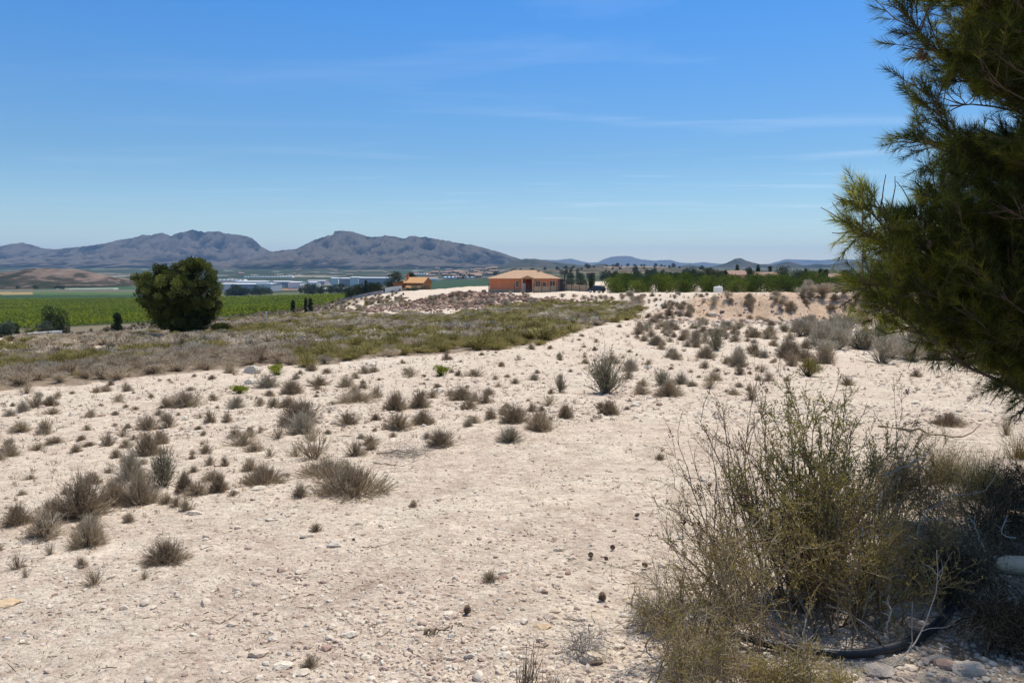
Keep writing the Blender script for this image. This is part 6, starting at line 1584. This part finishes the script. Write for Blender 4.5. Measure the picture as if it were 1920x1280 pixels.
# black irrigation hose
def hose():
    m = solid_mat("black_rubber_hose", (0.018, 0.021, 0.024), .45, .25, 8, .001)
    pts = [(1338, 1172, 3.55, .10), (1385, 1190, 3.5, .07), (1440, 1208, 3.45, .05), (1500, 1226, 3.4, .045), (1560, 1240, 3.36, .045), (1620, 1244, 3.36, .05), (1680, 1240, 3.42, .05), (1730, 1225, 3.55, .07), (1765, 1195, 3.75, .13), (1781, 1160, 3.9, .25), (1781, 1130, 4.0, .33), (1768, 1100, 4.05, .40), (1745, 1080, 4.1, .42), (1725, 1060, 4.2, .44)]
    P = []
    for px, row, Y, _ in pts: P.append(W3(px, row, Y - .10))
    P = np.array(P); g_ = gz(P[:, 0], P[:, 1]); P[:, 2] = np.maximum(P[:, 2], g_ + .028)
    b = P[0].copy(); P = P - b; K = 60; q = np.linspace(0, len(P) - 1, K); S = np.column_stack([np.interp(q, range(len(P)), P[:, i]) for i in range(3)])
    for _ in range(3): S[1:-1] = (S[:-2] + 2 * S[1:-1] + S[2:]) / 4
    r = empty("garden_hose", tuple(b), 0, 1, "black rubber irrigation hose curving through the bottom of the thicket", "hose")
    g = Geo(); tubes(g, [S], [np.interp(np.arange(K), [0, 30, 50, K], [.018, .020, .023, .022])], 12, .5); g.obj("pipe", m, r, smooth_=True)
    g = Geo(); d = S[0] - S[1]; d = d / np.linalg.norm(d); tubes(g, [[S[0] - d * .01, S[0] + d * .004, S[0] + d * .006]], [[.019, .019, .001]], 12); g.obj("end_plug", M_WHITE, r)
hose()
# white log, blue plank
def log():
    a = hit(1868, 1072); rr = .062
    m = solid_mat("whitewashed_log", (0.62, 0.49, 0.34), .97, .4, 7, .010, bscale=26, spec=.1)
    r = empty("log", (a.x, a.y, a.z + rr * .8), 0, 1, "whitish log lying in the pine's shade at the right border", "log"); g = Geo()
    S = np.array([(0, 0, .0), (.012, -.003, .0), (.05, -.014, .0), (.3, -.08, .005), (.6, -.16, .0), (1.0, -.27, -.01)]); rng = np.random.default_rng(4)
    tubes(g, [S], [[.004, rr * .55, rr * .85, rr * 1.0, rr * .98, rr]], 16, .5); g.obj("trunk_piece", m, r, smooth_=True)
    g = Geo(); tubes(g, [[(.5, -.13, .04), (.53, -.13, .10), (.55, -.12, .15)]], [[.022, .018, .012]], 8); g.obj("branch_stub", m, r)
log()
def plank():
    a = hit(1895, 990); m = solid_mat("blue_grey_painted_plank", (0.20, 0.27, 0.30), .7, .2, 6)
    p = W3(1886, 948, a.y + .2); r = empty("plank", tuple(p), math.radians(-6), 1, "blue-grey painted plank end poking from the dark at the right border", "plank")
    g = Geo(); g.box((.5, 0, 0), (1.0, .10, .022)); o = g.obj("board", m, r)
    g = Geo(); g.box((.16, -.052, -.0), (.02, .006, .012)); g.obj("nail", M_DARKMETAL, r)
    g = Geo(); z = float(gz(p[0] + .5, p[1])); h = p[2] - z; g.box((.45, .0, -h / 2 - .02), (.12, .12, h + .02)); g.obj("support_block", M_BARK, r)
    g = Geo(); g.box((.95, .0, -h / 2 - .02), (.12, .12, h + .02)); g.obj("support_block", M_BARK, r)
    r.rotation_euler = (0, math.radians(-3), math.radians(-6))
plank()

# ================================================================ the near pine
M_NEEDLE = plant_mat("near_pine_needles", [(0.0, (0.03, 0.04, 0.012)), (0.45, (0.12, 0.145, 0.025)), (0.75, (0.38, 0.39, 0.055)), (1.0, (0.60, 0.54, 0.10))], .5)  # bright end of the ramp stands for sunlit tufts
def near_pine():
    rng = np.random.default_rng(99)
    bx, by = 5.0, 5.3; bz = float(gz(bx, by))
    r = empty("pine_tree", (bx, by, bz), 0, 1, "large near pine with long needles and hanging cones filling the right edge", "tree")
    B = np.array([bx, by, bz])
    # trunk, off to the right
    q = np.linspace(0, 1, 14)[:, None]; TR_ = q * np.array([.25, .35, 7.6]) + np.sin(q * 5) * np.array([.12, -.08, 0]); TR_[0, 2] = -.3
    g = Geo(); tubes(g, [TR_], [.17 * (1 - .8 * q[:, 0]) + .015], 14, .5); g.obj("trunk", M_BARK, r, smooth_=True)
    LT = []
    def on_trunk(z): return np.array([np.interp(z, TR_[:, 2], TR_[:, i]) for i in range(3)])
    named = [
     [(1678, 28, 5.7), (1712, 88, 5.75), (1750, 112, 5.85), (1805, 130, 6.0), (1900, 190, 6.2)],
     [(1700, -25, 5.8), (1750, -5, 5.9), (1820, 30, 6.1)],
     [(1722, 180, 5.6), (1745, 245, 5.7), (1790, 280, 5.8), (1870, 340, 6.1)],
     [(1702, 262, 5.6), (1750, 285, 5.7), (1800, 300, 5.8), (1880, 350, 6.0)],
     [(1586, 372, 5.3), (1606, 400, 5.35), (1650, 450, 5.5), (1730, 480, 5.7), (1850, 500, 6.0)],
     [(1618, 372, 5.4), (1632, 420, 5.45), (1670, 465, 5.5), (1760, 500, 5.8)],
     [(1578, 425, 5.35), (1606, 440, 5.4), (1660, 480, 5.5), (1740, 510, 5.8)],
     [(1690, 400, 5.5), (1712, 430, 5.6), (1760, 450, 5.7), (1850, 480, 6)],
     [(1732, 360, 5.4), (1760, 400, 5.5), (1820, 430, 5.7), (1900, 470, 6.1)],
     [(1592, 530, 5.3), (1640, 540, 5.4), (1700, 540, 5.6), (1850, 560, 6.0)],
     [(1622, 575, 5.4), (1680, 575, 5.5), (1750, 580, 5.7), (1880, 590, 6.0)],
     [(1672, 615, 5.4), (1730, 610, 5.5), (1800, 610, 5.7), (1900, 620, 6.1)],
     [(1735, 645, 5.5), (1790, 640, 5.6), (1850, 640, 5.9)],
     [(1800, 668, 5.6), (1850, 662, 5.7), (1920, 660, 6.1)],
     [(1862, 712, 5.5), (1895, 700, 5.6), (1960, 690, 6.0)],
     [(1890, 745, 5.4), (1920, 730, 5.5), (1990, 710, 5.9)],
     [(1760, 200, 6.3), (1810, 190, 6.4), (1880, 210, 6.5)],
     [(1820, 240, 5.9), (1850, 250, 6.0), (1900, 290, 6.2)],
     [(1800, 60, 5.6), (1850, 80, 5.8), (1920, 130, 6.2)],
     [(1770, 150, 5.9), (1830, 150, 6.0), (1900, 190, 6.3)],
     [(1880, 235, 6.1), (1915, 250, 6.2), (1960, 300, 6.4)],
    ]
    limbs = []
    for nb in named:
        P = np.array([W3(p[0] + 22, p[1], p[2] - .55) for p in nb]) - B
        zr = P[-1, 2] - .25 * np.linalg.norm(P[-1][:2] - on_trunk(P[-1, 2])[:2]); root = on_trunk(max(.5, zr)); P = np.vstack([P, root])[::-1]
        K = 12; d = np.concatenate([[0], np.cumsum(np.linalg.norm(np.diff(P, axis=0), axis=1))]); qq = np.linspace(0, d[-1], K); S = np.column_stack([np.interp(qq, d, P[:, i]) for i in range(3)]); S[1:-1] = (S[:-2] + 2 * S[1:-1] + S[2:]) / 4
        limbs.append((S, True))
    # the rest of the crown, round the trunk on every side
    polyA = [(1735, -60), (1750, 40), (1765, 110), (1830, 165), (1860, 185), (1940, 210), (1940, 225), (1850, 262), (1790, 250), (1740, 270), (1745, 330), (1770, 380), (1740, 425), (1650, 470), (1615, 480), (1605, 540), (1645, 590), (1700, 615), (1790, 645), (1850, 675), (1900, 720), (1960, 760), (2400, 760), (2400, -400), (1800, -400)]
    n = 0
    while n < 210:
        a = rng.uniform(0, 2 * math.pi); z = rng.uniform(.75, 7.4); zz_ = min(1.0, (z - .75) / 6.7); R = (2.9 * (1 - zz_) ** .6 + .4) * rng.uniform(.6, 1.08)
        tip = on_trunk(z) + np.array([math.cos(a) * R, math.sin(a) * R, .12 * R]); w = tip + B
        px, row, d = to_pix(w[0], w[1], w[2])
        if px < 1925 and w[1] > 1 and not poly_in(np.array([px]), np.array([row]), polyA)[0]: continue
        sx_, sy_ = w[0] - .249 * (w[2] + .1), w[1] - .343 * (w[2] + .1)
        if px >= 1925 and sx_ < 1.85 + max(0, sy_ - 3.2) * .72: continue
        if px < 1925 and w[1] > 1 and (w[1] < 4.7 or w[1] > 6.2): continue
        n += 1; root = on_trunk(max(.5, z - .35 * R)); q5 = np.linspace(0, 1, 10)[:, None]
        S = root * (1 - q5) + tip * q5 + np.array([0, 0, 1]) * np.sin(q5 * math.pi) * -.06 * R + np.cumsum(rng.normal(size=(10, 3)) * .02, 0) * q5; limbs.append((S, False))
    k_ = 0
    while k_ < 150:
        px = rng.uniform(1700, 2000); row = rng.uniform(-60, 770)
        if not poly_in(np.array([px]), np.array([row]), polyA)[0] or not poly_in(np.array([px - 25]), np.array([row]), polyA)[0]: continue
        if px < 1800 and rng.random() < .5: continue
        tip = W3(px, row, rng.uniform(4.7, 6.0)) - B; k_ += 1; rr_ = math.hypot(*(tip[:2] - on_trunk(tip[2])[:2])); root = on_trunk(max(.5, tip[2] - .35 * rr_)); q5 = np.linspace(0, 1, 10)[:, None]
        limbs.append((root * (1 - q5) + tip * q5 - np.array([0, 0, 1]) * np.sin(q5 * math.pi) * .05 * rr_ + np.cumsum(rng.normal(size=(10, 3)) * .02, 0) * q5, False))
    # boughs overhead that shade the lower right corner
    k_ = 0
    while k_ < 46:
        sx_ = rng.uniform(1.3, 3.6); sy_ = rng.uniform(2.8, 4.7); h_ = rng.uniform(3.7, 5.8)
        if sx_ < 1.35 + (sy_ - 2.9) * .72: continue
        w = np.array([sx_ + .249 * h_, sy_ + .343 * h_, h_ - .1]); px, row, d = to_pix(*w)
        if row > -70: continue
        k_ += 1; tip = w - B; root = on_trunk(min(7, tip[2] + .2)); q5 = np.linspace(0, 1, 10)[:, None]
        limbs.append((root * (1 - q5) + tip * q5 + np.cumsum(rng.normal(size=(10, 3)) * .02, 0) * q5, False))
    GAP = [(1755, 180), (1850, 190), (1925, 203), (1925, 232), (1880, 250), (1830, 262), (1775, 225)]
    def visible_ok(T, nm):
        w = T[:, -1] + B; px, row, d = to_pix(w[:, 0], w[:, 1], w[:, 2]); inframe = (d > .5) & (px < 1925) & (row > -20) & (row < 1300)
        ok = ~inframe | (~poly_in(px, row, GAP) & (nm | poly_in(px + 0, row, polyA)))
        return ok
    shoots_P, shoots_D, sh_t = [], [], []; twigs = []; twr = []
    for S, nm in limbs:
        L = np.linalg.norm(np.diff(S, axis=0), axis=1).sum(); K = len(S)
        lt = rng.normal() * .10 + (.08 if nm else -.04)  # traced limbs tinted lighter as if sunlit, the rest darker as if shaded
        g = Geo(); tubes(g, [S], [np.linspace(.010 + .006 * L, .003, K)], 6, .5)
        # side twigs on the outer part
        m = int((46 if nm else 30) * max(.6, L / 2.2)); C, D, i = pick(rng, S[None], m, .30, 1.0)
        DD = norm(D + rdir(rng, m) * .85 + np.array([0, 0, .15])); TL = rng.uniform(.12, .42, m) * (.75 if nm else 1.0)
        T = grow(rng, C, DD, TL, 5, .14, .06); T = T[visible_ok(T, nm)]; m = len(T)
        if m: tubes(g, T, np.linspace(.005, .0022, 5)[None] * np.ones((m, 1)), 4, .5)
        g.obj("branch", M_BARK, r)
        for a_ in (.45, .75, 1.0):
            k = a_ * 4; j = min(int(k), 3); f = k - j
            shoots_P.append(T[:, j] * (1 - f) + T[:, j + 1] * f); shoots_D.append(norm(norm(T[:, j + 1] - T[:, j]) + (rdir(rng, m) * .5 if a_ < 1 else 0))); sh_t.append(np.full(m, lt))
        e = np.array([S[-1], S[-1]]); shoots_P.append(e); shoots_D.append(norm(np.array([S[-1] - S[-2], S[-1] - S[-3]]))); sh_t.append([lt, lt])
    SP = np.concatenate(shoots_P); SD = np.concatenate(shoots_D); W_ = SP + B; px, row, d = to_pix(W_[:, 0], W_[:, 1], W_[:, 2])
    # keep the sky gap beside the upper branch
    off = poly_in(px, row, [(1755, 180), (1850, 190), (1925, 203), (1925, 232), (1880, 250), (1830, 262), (1775, 225)]) | poly_in(px, row, [(1560, 250), (1690, 330), (1730, 340), (1700, 400), (1650, 415), (1640, 350)])
    lowcut = (row > np.interp(px, [1500, 1600, 1660, 1760, 1850, 1900, 1960], [560, 585, 640, 670, 705, 760, 800])) & (px > 1400)
    keep = ~(off & (W_[:, 1] > 1)) & ~(lowcut & (px < 1960)) & ~((px < 1588) & (px > 0) & (W_[:, 1] > 1)); ST_ = np.concatenate(sh_t)[keep]; SP, SD = SP[keep], SD[keep]; n = len(SP); print("pine shoots", n)
    SL = rng.uniform(.07, .16, n); g = Geo()
    nn = 54
    u = rng.uniform(-.1, 1, (n, nn, 1)); C = SP[:, None] + SD[:, None] * SL[:, None, None] * u
    rad = rdir(rng, n * nn).reshape(n, nn, 3); rad = rad - (rad * SD[:, None]).sum(-1, keepdims=True) * SD[:, None]; rad = norm(rad)
    D = SD[:, None] * (.75 + .5 * u) + rad * (1.0 - .35 * u) + np.array([0, 0, -.10])
    Ln = rng.uniform(.055, .10, (n, nn)); tt = np.clip(.45 + ST_[:, None] + rng.normal(size=(n, 1)) * .17 + rng.normal(size=(n, nn)) * .13, 0, 1)
    leaves(g, C.reshape(-1, 3), D.reshape(-1, 3), Ln.ravel(), .0031, rng, tt.ravel(), tri=True)
    g.obj("needles", M_NEEDLE, r)
    tg = Geo(); tubes(tg, np.stack([SP, SP + SD * SL[:, None] * .5, SP + SD * SL[:, None]], 1), np.array([[.0028, .0022, .0016]]) * np.ones((n, 1)), 3, .4); tg.obj("twigs", M_BARK, r)
    # hanging cones
    me = [cone_geo(rng, .085, .019, 60, .15).mesh("cone", M_CONE) for _ in range(3)]
    for i, (cpx, crow, Y, s_, tilt) in enumerate([(1706, 88, 5.78, 1.0, 2.9), (1716, 98, 5.8, .8, 2.5), (1757, 104, 5.85, .8, .6), (1766, 130, 5.9, .9, 3.0), (1774, 122, 5.9, .8, 2.6), (1793, 135, 6.0, .9, 2.9), (1790, 8, 5.7, .95, 3.0), (1773, 258, 5.75, .7, 1.4), (1793, 262, 5.85, .75, 2.9), (1765, 270, 5.7, .75, 2.9), (1724, 450, 5.4, .8, 2.4), (1770, 258, 5.8, .6, 1.2), (1810, 140, 6.0, .8, 2.7)]):
        o = bpy.data.objects.new("cone", me[i % 3]); COL.objects.link(o); o.parent = r; p = W3(cpx + 22, crow, Y - .58) - B; o.location = tuple(p); o.scale = (s_,) * 3; o.rotation_euler = (tilt, rng.normal() * .3, rng.uniform(0, 6))
near_pine()
# ---------------------------------------------------------------- haze (the air between here and the mountains)
def build_haze():
    g = Geo(); x0, x1, y0, y1, z0, z1 = -16000, 16000, -16000, 17000, -60, 400
    g.box(((x0 + x1) / 2, (y0 + y1) / 2, (z0 + z1) / 2), (x1 - x0, y1 - y0, z1 - z0))
    m = bpy.data.materials.new("valley_haze"); m.use_nodes = True; t = m.node_tree; t.nodes.clear()
    out = t.nodes.new('ShaderNodeOutputMaterial'); v = t.nodes.new('ShaderNodeVolumePrincipled')
    v.inputs['Color'].default_value = (0.38, 0.62, 1.0, 1); v.inputs['Density'].default_value = HAZE_D
    v.inputs['Anisotropy'].default_value = 0.0
    t.links.new(v.outputs[0], out.inputs['Volume'])
    o = g.obj("haze", m); tag(o, "thin blue air between the stony slope and the mountains", "haze", kind="stuff")
HAZE_D = 5.5e-5
build_haze()
